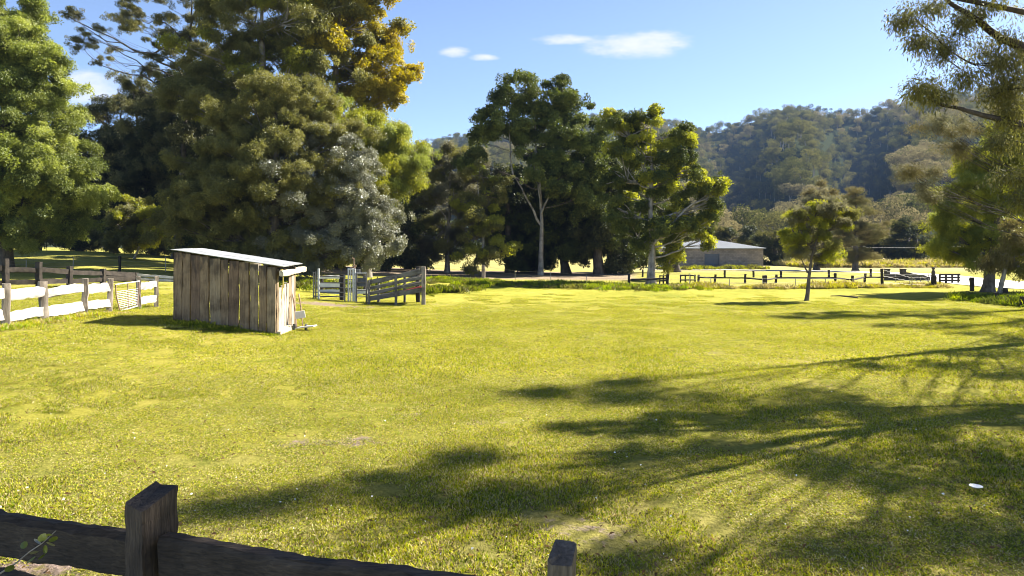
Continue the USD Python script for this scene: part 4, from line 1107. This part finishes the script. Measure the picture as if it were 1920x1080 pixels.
def wire_fence(label, pts, heights, kinds, wires, post_r=0.03, name="wire_fence", rail=None):
    """pts: (column, distance); kinds: steel or timber posts"""
    b = ground_pt(*pts[len(pts) // 2])
    t = thing(name, label, "fence", b)
    P = []
    for i, ((px, d), h, kd) in enumerate(zip(pts, heights, kinds)):
        g = ground_pt(px, d)
        r = np.random.default_rng(int(abs(px) * 7 + d))
        lean = r.normal(size=2) * 0.03
        if kd == "s":
            part("post", tube([g - [0, 0, .2], g + [lean[0], lean[1], h]], 0.022, 6), M["wire"], t)
        else:
            w = 0.13 if kd == "t" else 0.24
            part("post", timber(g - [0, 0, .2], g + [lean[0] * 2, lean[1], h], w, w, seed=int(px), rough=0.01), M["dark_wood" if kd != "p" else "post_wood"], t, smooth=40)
        P.append((g, h))
    if rail:
        for k, ((a, ha), (c, hc)) in enumerate(zip(P[:-1], P[1:])):
            part("rail", timber(a + [0, -0.09, rail], c + [0, -0.09, rail], 0.05, 0.085, seed=700 + k, rough=0.008), M["dark_wood"], t, smooth=40)
    for w in wires:
        for (a, ha), (c, hc) in zip(P[:-1], P[1:]):
            m = (a + c) / 2 + [0, 0, (ha + hc) / 2 * w - 0.015]
            part("wire", tube([a + [0, 0, ha * w], m, c + [0, 0, hc * w]], 0.0045, 4, cap=False), M["wire"], t)
    return t


wire_fence("thin steel post and wire fence on the grassy bank behind the left fences", [(-60, 37), (49, 38.5), (137, 39.5), (224, 40.5), (310, 41.5)], [0.6, 0.7, 0.85, 0.9, 0.9], "sssts", (0.4, 0.7, 0.97))
FA = [(806, 57), (839, 54), (874, 52.5), (906, 50.5), (966, 47.5), (1033, 45.2), (1100, 43.2), (1179, 41.2), (1216, 40.3), (1251, 39.3), (1293, 39.4), (1333, 39.4), (1368, 39.4), (1430, 39.4), (1491, 39.6), (1547, 39.8), (1600, 40), (1655, 40.2), (1710, 40.4), (1752, 40.6)]
wire_fence("long wire fence closing the far side of the sunlit lawn", FA, [0.75, 0.8, 0.7, 0.9, 0.7, 0.7, 0.65, 0.75, 0.6, 0.8, 0.85, 0.6, 0.55, 0.6, 0.6, 0.55, 0.55, 1.1, 0.6, 0.7],
           "ssspssststssssssstsw".replace("w", "T"), (0.3, 0.62, 0.95))
wire_fence("second fence of short dark timber posts just beyond the long wire fence", [(1310, 46.5), (1340, 45.5), (1397, 45), (1435, 42.5), (1454, 45.2), (1566, 45), (1598, 42.5), (1620, 46), (1680, 46), (1740, 46)], [0.5, 0.55, 0.6, 0.62, 0.55, 0.65, 0.6, 0.6, 0.6, 0.6], "tttTttttss", (0.9,), rail=0.34)
wire_fence("faint far fence of thin posts on the paddock before the barn", [(1205, 55), (1359, 54), (1413, 54), (1465, 54), (1555, 54), (1633, 54), (1660, 56)], [0.6, 0.55, 0.5, 0.5, 0.55, 0.65, 0.6], "ttttttt", (0.5, 0.9))


def rail_panel(label, px0, px1, py_t, py_b, d, rails, posts, mt="dark_wood", w=0.07):
    a, c = at(px0, py_t, d), at(px1, py_t, d)
    za = float(G(a[0], d))
    t = thing("rail_panel", label, "fence", [(a[0] + c[0]) / 2, d, za])
    H = a[2] - za
    for i in range(posts):
        q = a + (c - a) * i / (posts - 1)
        part("post", timber([q[0], d, za - 0.1], [q[0], d, a[2]], w, w, seed=int(px0) + i, rough=0.005), M[mt], t, smooth=40)
    for i in range(rails):
        z = za + H * (1 - (i + 0.15) / (rails + 0.15))
        part("rail", timber([a[0] - 0.05, d - w * 0.9, z], [c[0] + 0.05, d - w * 0.9, z], 0.04, w * 1.1, seed=int(px0) + 20 + i, rough=0.005), M[mt], t, smooth=40)
    return t


rail_panel("small brown rail panel standing alone in the grass before the barn", 1276, 1303, 515, 530, 44, 2, 4)
rail_panel("short brown rail panel beside the forked trunk", 1237, 1250, 516, 530, 43, 2, 3)
lr = at(1183, 524, 40.6)
t = obj("log_rail", timber(at(1183, 524.5, 40.9), at(1250, 522, 39.2), 0.12, 0.13, seed=301), M["dark_wood"], smooth=40)
tag(t, "long dark log fixed as a rail below the forked trunk, in the long wire fence", "rail")
rail_panel("three railed timber fence by the road, right of the dark walls", 1762, 1797, 514, 534, 45, 3, 4, w=0.1)

# gate with a diagonal brace in the wire fence
a, c = at(1706, 516, 42.5), at(1746, 516, 42.5)
zg = float(G(a[0], 42.5))
gw = thing("wire_gate", "pale tubular gate with a diagonal brace in front of the dark walls", "gate", [a[0], 42.5, zg])
for p, q, nm in [(a, [a[0], 42.5, zg + .05], "upright"), (c, [c[0], 42.5, zg + .05], "upright"), (a, c, "bar"), ([a[0], 42.5, zg + .08], [c[0], 42.5, zg + .08], "bar"), (a, [(a[0] + c[0]) / 2, 42.5, zg + .05], "brace"), ([(a[0] + c[0]) / 2, 42.5, a[2]], [c[0], 42.5, zg + .1], "brace"), ([(a[0] + c[0]) / 2, 42.5, a[2]], [(a[0] + c[0]) / 2, 42.5, zg], "upright")]:
    part(nm, tube([np.array(p, float), np.array(q, float)], 0.026, 6), M["steel"], gw)
t = thing("gatepost", "dark gatepost with a slender round topped finial, at the left end of the road fence", "post", ground_pt(1750, 43.5))
q = t.loc
part("post", timber(q - [0, 0, .2], q + [0, 0, .62], 0.2, 0.2, seed=303), M["dark_wood"], t, smooth=40)
part("finial", tube([q + [0, 0, .60], q + [0, 0, .68], q + [0, 0, .84], q + [0, 0, .92], q + [0, 0, .97], q + [0, 0, 1.05], q + [0, 0, 1.1]], [0.10, 0.12, 0.10, 0.05, 0.09, 0.10, 0.02], 10), M["pillar"], t, smooth=True)
# dark walls with square pillars
t = thing("entrance_wall", "low dark wall with two square pillars sloping down towards the road gate", "wall", ground_pt(1690, 49))
dW = 49.0
zg = float(G(at(1690, 500, dW)[0], dW)) - 0.1
for px, wpx, py in [(1663, 9, 504.5), (1693, 9, 504.5)]:
    p = at(px, py, dW)
    w = wpx / F * dW
    part("pillar", timber([p[0], dW, zg], [p[0], dW, p[2] - 0.05], w, w, seed=int(px), rough=0.012, nseg=5, roll=0), M["pillar"], t, smooth=30)
    part("pillar_cap", timber([p[0], dW, p[2] - 0.05], [p[0], dW, p[2] + 0.02], w * 1.12, w * 1.12, seed=int(px), rough=0.004, nseg=1, roll=0), M["pillar"], t)
for (x0, y0), (x1, y1), nm in [((1667, 513), (1688, 513), "wall"), ((1698, 510), (1742, 519), "sloping_wall")]:
    a, c = at(x0, y0, dW), at(x1, y1, dW)
    v = np.array([[a[0], dW - .12, zg], [c[0], dW - .12, zg], [c[0], dW - .12, c[2]], [a[0], dW - .12, a[2]], [a[0], dW + .12, zg], [c[0], dW + .12, zg], [c[0], dW + .12, c[2]], [a[0], dW + .12, a[2]]])
    q = np.array([[0, 1, 2, 3], [5, 4, 7, 6], [4, 0, 3, 7], [1, 5, 6, 2], [3, 2, 6, 7]])
    part(nm, (v, np.vstack([q[:, [0, 1, 2]], q[:, [0, 2, 3]]])), M["pillar"], t)
# posts along the road under the trailing tree
for k, (px, py, d, w, lab) in enumerate([(1822, 520, 37.5, 0.17, "dark square post standing left of the trailing tree's trunk"), (1885, 540, 31, 0.14, "dark post in the weeds right of the leaning slim trunk"), (1916, 556, 27.5, 0.17, "dark post at the picture's right edge beside the weeds"), (1868, 548, 29.5, 0.12, "short dark post in the weeds below the slim trunk")]):
    p = at(px, py, d)
    zg = float(G(p[0], d))
    t = obj("fence_post", timber([p[0], d, zg - .2], [p[0] + (0.06 if k == 2 else 0), d, p[2]], w, w, seed=310 + k), M["dark_wood"], smooth=40)
    tag(t, lab, "post")

# ------------------------------------------------------------------ stock yard and loading ramp
yd = 29.0
t = thing("yard_gate", "steel rail stock gate between the shelter and the white frame", "gate", ground_pt(615, yd))
zg = t.loc[2]
for py in (518, 529.5, 538.5, 547.5, 555.5):
    a, c = at(587, py, yd), at(648, py + 1.0, yd)
    part("rail", tube([a, c], 0.026, 6), M["steel"], t)
for px, mtl, py in ((588, "steel", 510), (592, "steel", 509), (597.5, "white_board", 503.5), (646.5, "steel", 515)):
    a = at(px, py, yd - 0.05)
    part("upright", tube([[a[0], a[1], zg - .1], a], 0.045 if px == 597.5 else 0.03, 8), M[mtl], t)
a = at(642, 515, yd + 0.25)
t = obj("fence_post", timber([a[0], a[1], zg - .2], a, 0.17, 0.17, seed=330), M["dark_wood"], smooth=40)
tag(t, "short dark timber post behind the stock gate's right end", "post")
t = thing("head_bail", "tall narrow white painted steel frame in the middle of the stock yard", "cattle crush", ground_pt(660, yd))
zg = t.loc[2]
for px, r in ((653.5, .035), (657.5, .02), (662.5, .04), (666, .03)):
    a = at(px, 505, yd)
    part("upright", tube([[a[0], yd, zg - .1], a], r, 8), M["white_board" if r > .02 else "pale_steel"], t)
part("head_bar", tube([at(652, 504.5, yd), at(667, 505, yd)], 0.04, 8), M["white_board"], t)
part("lever", tube([at(656, 503, yd), at(667.5, 497.5, yd), at(666, 506, yd)], 0.026, 6), M["rusty_steel"], t)
part("pole", tube([at(664, 505, yd + .1), at(663.5, 485, yd + .1), at(660, 483.5, yd + .1)], 0.024, 6), M["rusty_steel"], t)
for py in (515, 524, 531, 541):
    part("rail", tube([at(648, py, yd), at(668, py, yd)], 0.02, 6), M["steel"], t)
t = thing("stock_panel", "steel yard panel with a dark sheet, joining the white frame to the loading ramp", "gate", ground_pt(678, yd))
zg = t.loc[2]
for py in (512, 519, 529, 536.5, 545, 556.5):
    part("rail", tube([at(668, py, yd), at(687, py, yd)], 0.022, 6), M["pale_steel" if py == 512 else "steel"], t)
for px in (668.5, 687):
    a = at(px, 512, yd)
    part("upright", tube([[a[0], yd, zg - .1], a], 0.03, 6), M["steel"], t)
a, c = at(667, 528.5, yd + .08), at(687, 528.5, yd + .08)
part("dark_sheet", bar(a, c, 0.02, 0.34), M["dark_sheet"], t)
part("dark_box", bar(at(668, 508, yd + .3), at(675, 508, yd + .3), 0.15, 0.16), M["dark_sheet"], t)
# pale boards of the pen behind
t = thing("pen_fence", "sunlit white boards of the pen behind the stock gate", "fence", ground_pt(620, 32.5))
for x0, x1, y0, h in [(600, 640, 520, .13), (597, 641, 534.5, .22), (597, 640, 549, .24), (667, 688, 547, .2)]:
    part("board", timber(at(x0, y0, 32.5), at(x1, y0 - 0.5, 32.3), 0.05, h, seed=int(x0 + y0), rough=0.01), M["white_board"], t, smooth=40)
for px in (603, 638, 668, 683):
    a = at(px, 516, 32.7)
    part("post", timber([a[0], a[1], float(G(a[0], a[1])) - .1], a, 0.1, 0.1, seed=int(px)), M["dark_wood"], t, smooth=40)

rd = 28.2
t = thing("loading_ramp", "grey timber stock loading ramp rising to two tall posts beside the yard", "loading ramp", ground_pt(745, rd))
for back, dz in ((0, 0.0), (0.95, 0.0)):
    dd = rd + back
    for i, (ya, yb, h) in enumerate([(529.5, 508.5, .20), (541, 520.5, .15), (551, 530.5, .15), (560, 543, .22)]):
        a, c = at(690.5, ya, rd), at(792, yb, rd)
        part("rail", timber([a[0] + back * .25, a[1] + back, a[2]], [c[0] - back * .25, c[1] + back, c[2]], 0.05, h * 0.85, seed=350 + i + int(back * 9), rough=0.006), M["ramp_wood"], t, smooth=40)
    for px, py in ((691.5, 526), (743, 519)):
        a = at(px, py, rd)
        q = np.array([a[0] + back * .2, dd - 0.06 if not back else dd + .06, 0])
        part("post", timber([q[0], q[1], float(G(q[0], q[1])) - .15], [q[0], q[1], a[2]], 0.10, 0.10, seed=int(px + back)), M["ramp_wood"], t, smooth=40)
a = at(794.5, 500, rd - 0.1)
part("tall_post", timber([a[0], a[1], float(G(a[0], a[1])) - .2], a, 0.15, 0.15, seed=371), M["post_wood"], t, smooth=40, label="pale sunlit tall end post")
a = at(784, 499, rd + 1.05)
part("tall_post", timber([a[0], a[1], float(G(a[0], a[1])) - .2], a, 0.17, 0.17, seed=372), M["dark_wood"], t, smooth=40, label="dark tall end post")
fa, fb = at(694, 559, rd + .45), at(790, 541, rd + .45)
for i in range(12):
    k0 = i / 12
    q = fa + (fb - fa) * (i + .5) / 12
    part("floor_board", bar([q[0], q[1] - .42, q[2]], [q[0], q[1] + .42, q[2]], 0.17, 0.03), M["ramp_wood"], t)
part("red_bar", tube([at(746, 549.5, rd + .5), at(790, 537.5, rd + .5)], 0.035, 7), M["red_paint"], t)

# ------------------------------------------------------------------ the barn
BD = 90.0
xl, xr = at(1262, 500, BD)[0], at(1431, 500, BD)[0]
zg = float(G(xr, BD))
ze = at(1431, 465, BD)[2]
yb = BD + 9.0
t = thing("block_barn", "grey block walled barn with a low blue grey hip roof in the far paddock", "barn", [(xl + xr) / 2, BD, zg])
dx0, dx1, dzt = at(1322, 475, BD)[0], at(1348, 475, BD)[0], at(1335, 476, BD)[2]


def box(x0, x1, y0, y1, z0, z1):
    v = np.array([[x0, y0, z0], [x1, y0, z0], [x1, y1, z0], [x0, y1, z0], [x0, y0, z1], [x1, y0, z1], [x1, y1, z1], [x0, y1, z1]], float)
    q = np.array([[0, 3, 2, 1], [4, 5, 6, 7], [0, 1, 5, 4], [1, 2, 6, 5], [2, 3, 7, 6], [3, 0, 4, 7]])
    return v, np.vstack([q[:, [0, 1, 2]], q[:, [0, 2, 3]]])


part("wall", box(xl, dx0, BD, BD + .2, zg - .3, ze), M["block_wall"], t)
part("wall", box(dx1, xr, BD, BD + .2, zg - .3, ze), M["block_wall"], t)
part("wall", box(dx0, dx1, BD, BD + .2, dzt, ze), M["block_wall"], t)
part("wall", box(xl, xl + .2, BD + .2, yb, zg - .3, ze), M["block_wall"], t)
part("wall", box(xr - .2, xr, BD + .2, yb, zg - .3, ze), M["block_wall"], t)
part("wall", box(xl + .2, xr - .2, yb - .2, yb, zg - .3, ze), M["block_wall"], t)
for i in range(9):
    z0 = zg - .05 + (dzt - zg + .05) * i / 9
    part("door_slat", box(dx0, dx1, BD + .07, BD + .11, z0 + .004, z0 + (dzt - zg + .05) / 9 - .012), M["barn_door"], t)
part("door_backing", box(dx0, dx1, BD + .112, BD + .15, zg - .05, dzt), M["barn_door"], t)
part("door_frame", box(dx1 - .03, dx1 + .06, BD - .04, BD - .002, zg - .1, dzt + .08), M["barn_door"], t)
part("door_frame", box(dx0 - .06, dx0 + .03, BD - .04, BD - .002, zg - .1, dzt + .08), M["barn_door"], t)
ov = 0.25
A = np.array([[xl - ov, BD - ov, ze], [xr + ov, BD - ov, ze], [xr + ov, yb + ov, ze], [xl - ov, yb + ov, ze]])
r1, r2 = np.array([at(1338, 447, BD)[0], (BD + yb) / 2, at(1338, 447.5, (BD + yb) / 2)[2]]), np.array([at(1346, 447, BD)[0], (BD + yb) / 2, at(1338, 447.5, (BD + yb) / 2)[2]])
for v, f in [((A[0], A[1], r2, r1), 1), ((A[1], A[2], r2), 1), ((A[2], A[3], r1, r2), 1), ((A[3], A[0], r1), 1)]:
    v = np.array(v)
    n = len(v)
    vv = np.vstack([v, v - [0, 0, .05]])
    fs = [[0, 1, 2]] + ([[0, 2, 3]] if n == 4 else []) + [[n, n + 2, n + 1]] + ([[n, n + 3, n + 2]] if n == 4 else [])
    for i in range(n):
        j = (i + 1) % n
        fs += [[i, i + n, j + n], [i, j + n, j]]
    part("roof", (vv, np.array(fs)), M["barn_roof"], t)
part("gutter", bar([xl - ov, BD - ov - .06, ze - .03], [xr + ov, BD - ov - .06, ze - .03], 0.1, 0.1), M["trim"], t)
ribs = []
for i in range(40):
    x = xl - ov + (xr - xl + 2 * ov) * (i + .5) / 40
    k = 1 - abs(x - (r1[0] + r2[0]) / 2) / ((xr - xl) / 2 + ov)
    k = np.clip(k * 1.02, 0, 1)
    p = np.array([x, BD - ov, ze + 0.012])
    top = p + np.array([0, (r1[1] - BD + ov) * k, (r1[2] - ze) * k])
    ribs.append(bar(p, top, 0.05, 0.03))
part("roof_rib", join(ribs), M["barn_roof"], t, kind="stuff")

# power line across the far paddock
a, m, c = at(1560, 462, 105), at(1700, 465, 105), at(1840, 462, 105)
pl = thing("power_pole", "thin far power poles carrying a sagging line past the dark round tree", "power line", ground_pt(1560, 105))
part("wire", tube([at(px, 459 + 6 * (1 - ((px - 1700) / 140) ** 2), 105) for px in range(1560, 1841, 20)], 0.012, 4), M["wire"], pl)
for px in (1560, 1840):
    p = ground_pt(px, 105)
    part("pole", tube([p - [0, 0, .3], at(px, 457, 105)], [0.13, 0.1], 8), M["bark_dark"], pl)

# ------------------------------------------------------------------ foreground fence
nf = thing("timber_fence", "heavy dark hewn timber fence in shade across the bottom left foreground", "fence", [-2.05, 4.32, 0])


def rough_post(x, y, top, w, d, seed, rot, mt, slope=0.05):
    v, f = timber([x, y, -0.4], [x, y, top], w, d, seed=seed, rough=0.004, nseg=30, roll=rot, chamfer=0.1, end_jag=0.06)
    v = v.copy()
    nz = meshkit.fbm(np.stack([v[:, 0] * 30, v[:, 1] * 30, v[:, 2] * 4], -1), 3, seed) - 0.5
    v[:, 0] += nz * 0.015
    v[:, 1] += nz * 0.012
    hi = v[:, 2] > top - 0.12
    v[hi, 2] += (v[hi, 0] - x) * slope + (v[hi, 1] - y) * 0.28
    part("post", (v, f), M[mt], nf, smooth=35)


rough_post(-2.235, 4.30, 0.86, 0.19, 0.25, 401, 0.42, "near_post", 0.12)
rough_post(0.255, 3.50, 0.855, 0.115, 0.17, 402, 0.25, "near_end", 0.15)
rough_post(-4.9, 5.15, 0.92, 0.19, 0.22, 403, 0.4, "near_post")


def near_rail(p0, p1, h, w, seed):
    v, f = timber(p0, p1, w, h, seed=seed, rough=0.006, nseg=44, chamfer=0.22, end_jag=0.05)
    v = v.copy()
    nz = meshkit.fbm(np.stack([v[:, 0] * 5, v[:, 1] * 9, v[:, 2] * 30], -1), 3, seed) - 0.5
    v[:, 2] += nz * 0.014
    v[:, 1] += nz * 0.02
    part("rail", (v, f), M["near_rail"], nf, smooth=35)


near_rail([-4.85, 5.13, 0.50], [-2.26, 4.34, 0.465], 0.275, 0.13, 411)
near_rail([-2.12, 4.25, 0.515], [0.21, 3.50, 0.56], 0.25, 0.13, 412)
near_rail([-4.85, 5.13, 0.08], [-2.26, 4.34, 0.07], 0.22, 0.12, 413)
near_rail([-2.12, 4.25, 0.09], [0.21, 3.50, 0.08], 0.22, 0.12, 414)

# vine shoot in front of the left rail
vs = thing("vine_shoot", "thin vine shoot with small round leaves in front of the left foreground rail", "plant", [-3.0, 4.1, 0])
st = [at(-10, 1082, 4.15), at(30, 1056, 4.15), at(55, 1035, 4.13), at(80, 1018, 4.12), at(105, 995, 4.1)]
part("stem", tube(st, [0.006, 0.005, 0.004, 0.003, 0.002], 5), M["bark_grey"], vs, smooth=True)
rv = np.random.default_rng(9)
for px, py in [(85, 1030), (92, 1003), (78, 1044), (100, 1011), (64, 1036), (70, 1015), (95, 1020), (58, 1050), (80, 1008), (18, 1066), (45, 1022)]:
    p = at(px, py, 4.1)
    a = np.linspace(0, 2 * np.pi, 9)[:-1]
    s = rv.uniform(0.016, 0.026)
    e1 = rv.normal(size=3); e1 /= np.linalg.norm(e1)
    e2 = np.cross(e1, rv.normal(size=3)); e2 /= np.linalg.norm(e2)
    ring = p + s * (np.cos(a)[:, None] * e1 * 1.25 + np.sin(a)[:, None] * e2)
    v = np.vstack([ring, p + np.cross(e1, e2) * s * 0.25])
    part("leaf", (v, np.stack([np.full(8, 8), np.arange(8), (np.arange(8) + 1) % 8], 1)), M["leaf_silver"] if rv.random() < .35 else M["leaf_lime_deep"], vs)

# ------------------------------------------------------------------ small things on the lawn
p = at(1830, 928, 6.72)
p[2] = float(G(p[0], p[1])) + 0.05
a = np.linspace(0, 2 * np.pi, 25)[:-1]
prof = [(0.0, 0.0), (0.035, 0.0), (0.045, 0.006), (0.058, 0.012), (0.058, 0.015), (0.044, 0.009), (0.0, 0.005)]
t = obj("white_plate", trimesh.creation.revolve(np.array(prof), sections=28).apply_translation(p), M["plate"], smooth=40)
tag(t, "small white plate lying on the shaded grass at lower right", "plate")
p0, p1 = at(1557, 551, 33), at(1608, 556, 32)
for q in (p0, p1):
    q[2] = float(G(q[0], q[1])) + 0.05
t = thing("fallen_branch", "thin dead branch lying on the lawn right of the lone tree", "branch", p1)
part("stick", tube([p0, p0 * .6 + p1 * .4 + [0, .1, .03], p1], [0.02, 0.035, 0.05], 6), M["bark_dark"], t)
part("twig", tube([p0 * .5 + p1 * .5, p0 * .4 + p1 * .6 + [.25, -.5, .12]], [0.018, 0.008], 5), M["bark_dark"], t)

# ------------------------------------------------------------------ grass, weeds and leaf litter
rg = np.random.default_rng(15)


def grass_patch(seed, size, n, h, w, lean=1.25, shares=(0.3, 0.38, 0.2, 0.06, 0.06)):
    """blades of several tones over a square patch: one mesh per tone"""
    r = np.random.default_rng(seed)
    cl = r.uniform(-size / 2, size / 2, (max(8, n // 22), 2))
    out = []
    for s in shares:
        m = int(n * s)
        c = cl[r.integers(0, len(cl), m)] + r.normal(size=(m, 2)) * 0.035 * size / 0.5
        half = r.random(m) < 0.5
        c[half] = r.uniform(-size / 2, size / 2, (half.sum(), 2))
        pos = np.concatenate([c, np.full((m, 1), -0.004)], 1)
        d = np.concatenate([r.normal(size=(m, 2)) * lean, np.full((m, 1), 1.0)], 1)
        out.append(leaves_mesh(pos, d, r.normal(size=(m, 3)) * [1, 1, .3], h * r.uniform(0.5, 1.5, m), w * r.uniform(0.7, 1.4, m), 0.22))
    return out


def lay_grass(name, cell, y0, y1, n, h, w, seed, label, shares, variants=3):
    pts = []
    for y in np.arange(y0, y1, cell):
        half = 0.80 * y + 1.2
        x = np.arange(-half, half, cell)
        pts.append(np.stack([x + rg.uniform(-.3, .3, len(x)) * cell, np.full(len(x), y) + rg.uniform(-.3, .3, len(x)) * cell], 1))
    p = np.vstack(pts)
    r, g, _ = zones(p[:, 0], p[:, 1])
    if cell < 0.5:
        r = np.maximum(r, 0.5 * (meshkit.fbm(np.stack([p[:, 0] / 0.7, p[:, 1] / 0.7, 0 * p[:, 0]], -1), 3, 61) < 0.33))
    u = p[:, 0] / p[:, 1]
    ok = (rg.random(len(p)) > r * 1.15) & (rg.random(len(p)) > sstep(21, 36, p[:, 1]))
    inside = (p[:, 0] > P1[0]) & (p[:, 0] < P2[0]) & (p[:, 1] > 18.6) & (p[:, 1] < 20.5)
    p = p[ok & ~inside]
    tuft = meshkit.fbm(np.stack([p[:, 0] / 1.3, p[:, 1] / 1.3, 0 * p[:, 0]], -1), 3, 5)
    tones = list(GRASS)
    protos, sets = [], []
    for v in range(variants):
        protos.append([(m, M["grass_" + tn]) for m, tn in zip(grass_patch(seed + v, cell * 1.25, n, h, w, shares=shares), tones)])
    wh = rg.integers(0, variants, len(p))
    z = G(p[:, 0], p[:, 1]) + 0.006
    pos, idx, qs, sc = [], [], [], []
    q = yaw_quats(rg, len(p), 0.0)
    s = (0.62 + 0.85 * sstep(0.3, 0.7, tuft))
    flat = []
    for v in range(variants):
        for k in range(5):
            m = wh == v
            pos.append(np.concatenate([p[m], z[m][:, None]], 1)); idx.append(np.full(m.sum(), v * 5 + k)); qs.append(q[m])
            sc.append(np.stack([np.ones(m.sum()), np.ones(m.sum()), s[m]], 1))
            flat += [] if k else protos[v]
    pi = instancer(f"/World/{name}", flat, np.vstack(pos), np.concatenate(idx), np.vstack(qs), np.vstack(sc))
    tag(pi, label, "grass", kind="stuff")


lay_grass("near_grass", 0.45, 4.2, 13, 1250, 0.027, 0.0058, 500, "short mottled lawn grass of the near foreground", (0.23, 0.24, 0.25, 0.09, 0.19))
lay_grass("lawn_grass", 0.6, 13, 36, 800, 0.034, 0.010, 520, "sunlit short lawn grass in the middle distance", (0.22, 0.39, 0.20, 0.07, 0.12))


def weeds(name, label, pts, seed, h, mats, n=60, wleaf=0.03, group=None):
    pts = np.asarray(pts)
    protos = []
    for i, m in enumerate(mats):
        for s in range(2):
            r = np.random.default_rng(seed + i * 3 + s)
            pos = np.concatenate([r.normal(size=(n, 2)) * 0.14, r.uniform(0, 0.3, (n, 1)) * h], 1)
            d = np.concatenate([r.normal(size=(n, 2)) * 0.5, np.ones((n, 1))], 1)
            protos.append((leaves_mesh(pos, d, r.normal(size=(n, 3)), h * r.uniform(0.5, 1.2, n), wleaf * r.uniform(0.6, 1.4, n), 0.2), M[m]))
    r = np.random.default_rng(seed)
    z = G(pts[:, 0], pts[:, 1])
    pi = instancer(f"/World/{name}", protos, np.concatenate([pts, z[:, None]], 1), r.integers(0, len(protos), len(pts)), yaw_quats(r, len(pts), 0.1), r.uniform(0.5, 1.2, len(pts)) * (0.45 + 1.1 * meshkit.noise(np.stack([pts[:, 0] / 1.6, pts[:, 1] / 1.6, 0 * pts[:, 0]], -1), seed)))
    tag(pi, label, "weeds", kind="stuff")


def along(pts, n, w, seed):
    r = np.random.default_rng(seed)
    P = np.array([[(px - 960) / F * d, d] for px, d in pts])
    t = r.uniform(0, len(P) - 1, n)
    c = np.stack([np.interp(t, np.arange(len(P)), P[:, k]) for k in (0, 1)], 1)
    return c + r.normal(size=(n, 2)) * w


weeds("fence_weeds", "rank green grass and weeds along the shaded part of the long wire fence", along([(800, 46), (870, 45), (940, 43), (1010, 41.5), (1100, 40.5), (1180, 39.5), (1250, 39)], 1300, 0.95, 31), 601, 0.19, ["grass_lush", "grass_deep", "leaf_olive"], wleaf=0.035)
weeds("dry_weeds", "thin dry grass standing along the sunlit part of the long wire fence", along(FA[9:], 420, 0.25, 32), 611, 0.22, ["grass_straw", "grass_sunny"], wleaf=0.016)
weeds("barn_weeds", "tall light green weeds along the foot of the barn wall", along([(1255, 86), (1300, 87), (1345, 87.5), (1380, 88), (1425, 88.5)], 240, 0.9, 33), 621, 0.34, ["leaf_bright", "leaf_olive"], wleaf=0.07)
weeds("road_weeds", "low green weeds around the posts beneath the trailing tree", along([(1840, 33), (1870, 31.5), (1900, 30), (1920, 28.5), (1980, 27.5)], 700, 0.55, 34), 631, 0.22, ["grass_lush", "leaf_lime_deep"], wleaf=0.03)
weeds("yard_weeds", "scrubby weeds in the shade behind the loading ramp", along([(590, 36), (660, 36), (720, 35), (780, 35), (830, 37)], 420, 1.0, 35), 641, 0.24, ["leaf_olive", "grass_deep"], wleaf=0.03)
far = np.stack([rg.uniform(40, 75, 5200), rg.uniform(94, 112, 5200)], 1)
weeds("far_dry_grass", "tall straw coloured grass at the far end of the paddock", far, 651, 0.6, ["grass_straw", "grass_straw", "grass_sunny"], wleaf=0.06, n=30)
fp = along([(-140, 14.8), (10, 16.3), (83, 17.7), (158, 19.3), (258, 22)], 420, 0.16, 36)
weeds("post_weeds", "dry tufts along the foot of the sunlit left fence", fp, 661, 0.09, ["grass_straw", "grass_sunny", "grass_lush"], wleaf=0.012)
sp = np.vstack([P1 + (P2 - P1) * k + fn * rg.uniform(0.0, .12) for k in rg.uniform(0, 1, 160)])
weeds("shelter_tufts", "grass tufts along the foot of the shelter's front planks", sp, 671, 0.08, ["grass_sunny", "grass_lush", "grass_deep"], wleaf=0.012)

# fallen leaves: curled, a few centimetres long
nl = 2200
ly = 4.6 + 22 * rg.random(nl) ** 1.7
lx = ly * rg.uniform(-0.76, 0.78, nl)
protos = []
for i, m in enumerate(["dead_leaf", "dead_leaf", "yellow_leaf", "plate"]):
    v, f = leaves_mesh(np.zeros((1, 3)), np.array([[1.0, 0, 0.05]]), np.array([[0, 0.3, 1.0]]), [0.048, 0.036, 0.055, 0.022][i], [0.018, 0.02, 0.022, 0.016][i], 0.25)
    protos.append((np.asarray(v), f))
pos = np.stack([lx, ly, G(lx, ly) + 0.026], 1)
pi = instancer("/World/fallen_leaves", [(p, M[m]) for p, m in zip(protos, ["dead_leaf", "dead_leaf", "yellow_leaf", "plate"])], pos, rg.choice(4, nl, p=[.45, .35, .06, .14]), yaw_quats(rg, nl, 0.6), rg.uniform(0.7, 1.4, nl))
tag(pi, "scattered dry brown leaves and small white petals lying on the lawn", "fallen leaves", kind="stuff")

# ------------------------------------------------------------------ the air
hz = obj("haze", box(-900, 1500, -300, 1400, -30, 420), mat("haze_air", {"v": ("principled_volume", {"color": (0.38, 0.58, 1.0), "density": 0.00009, "anisotropy": 0.0})}, [], None, volume="v.volume"), kind="stuff")
tag(hz, "thin bluish air softening the far hill", "haze")
print("sprigs", COUNT[0], "hill trees", NHILL)
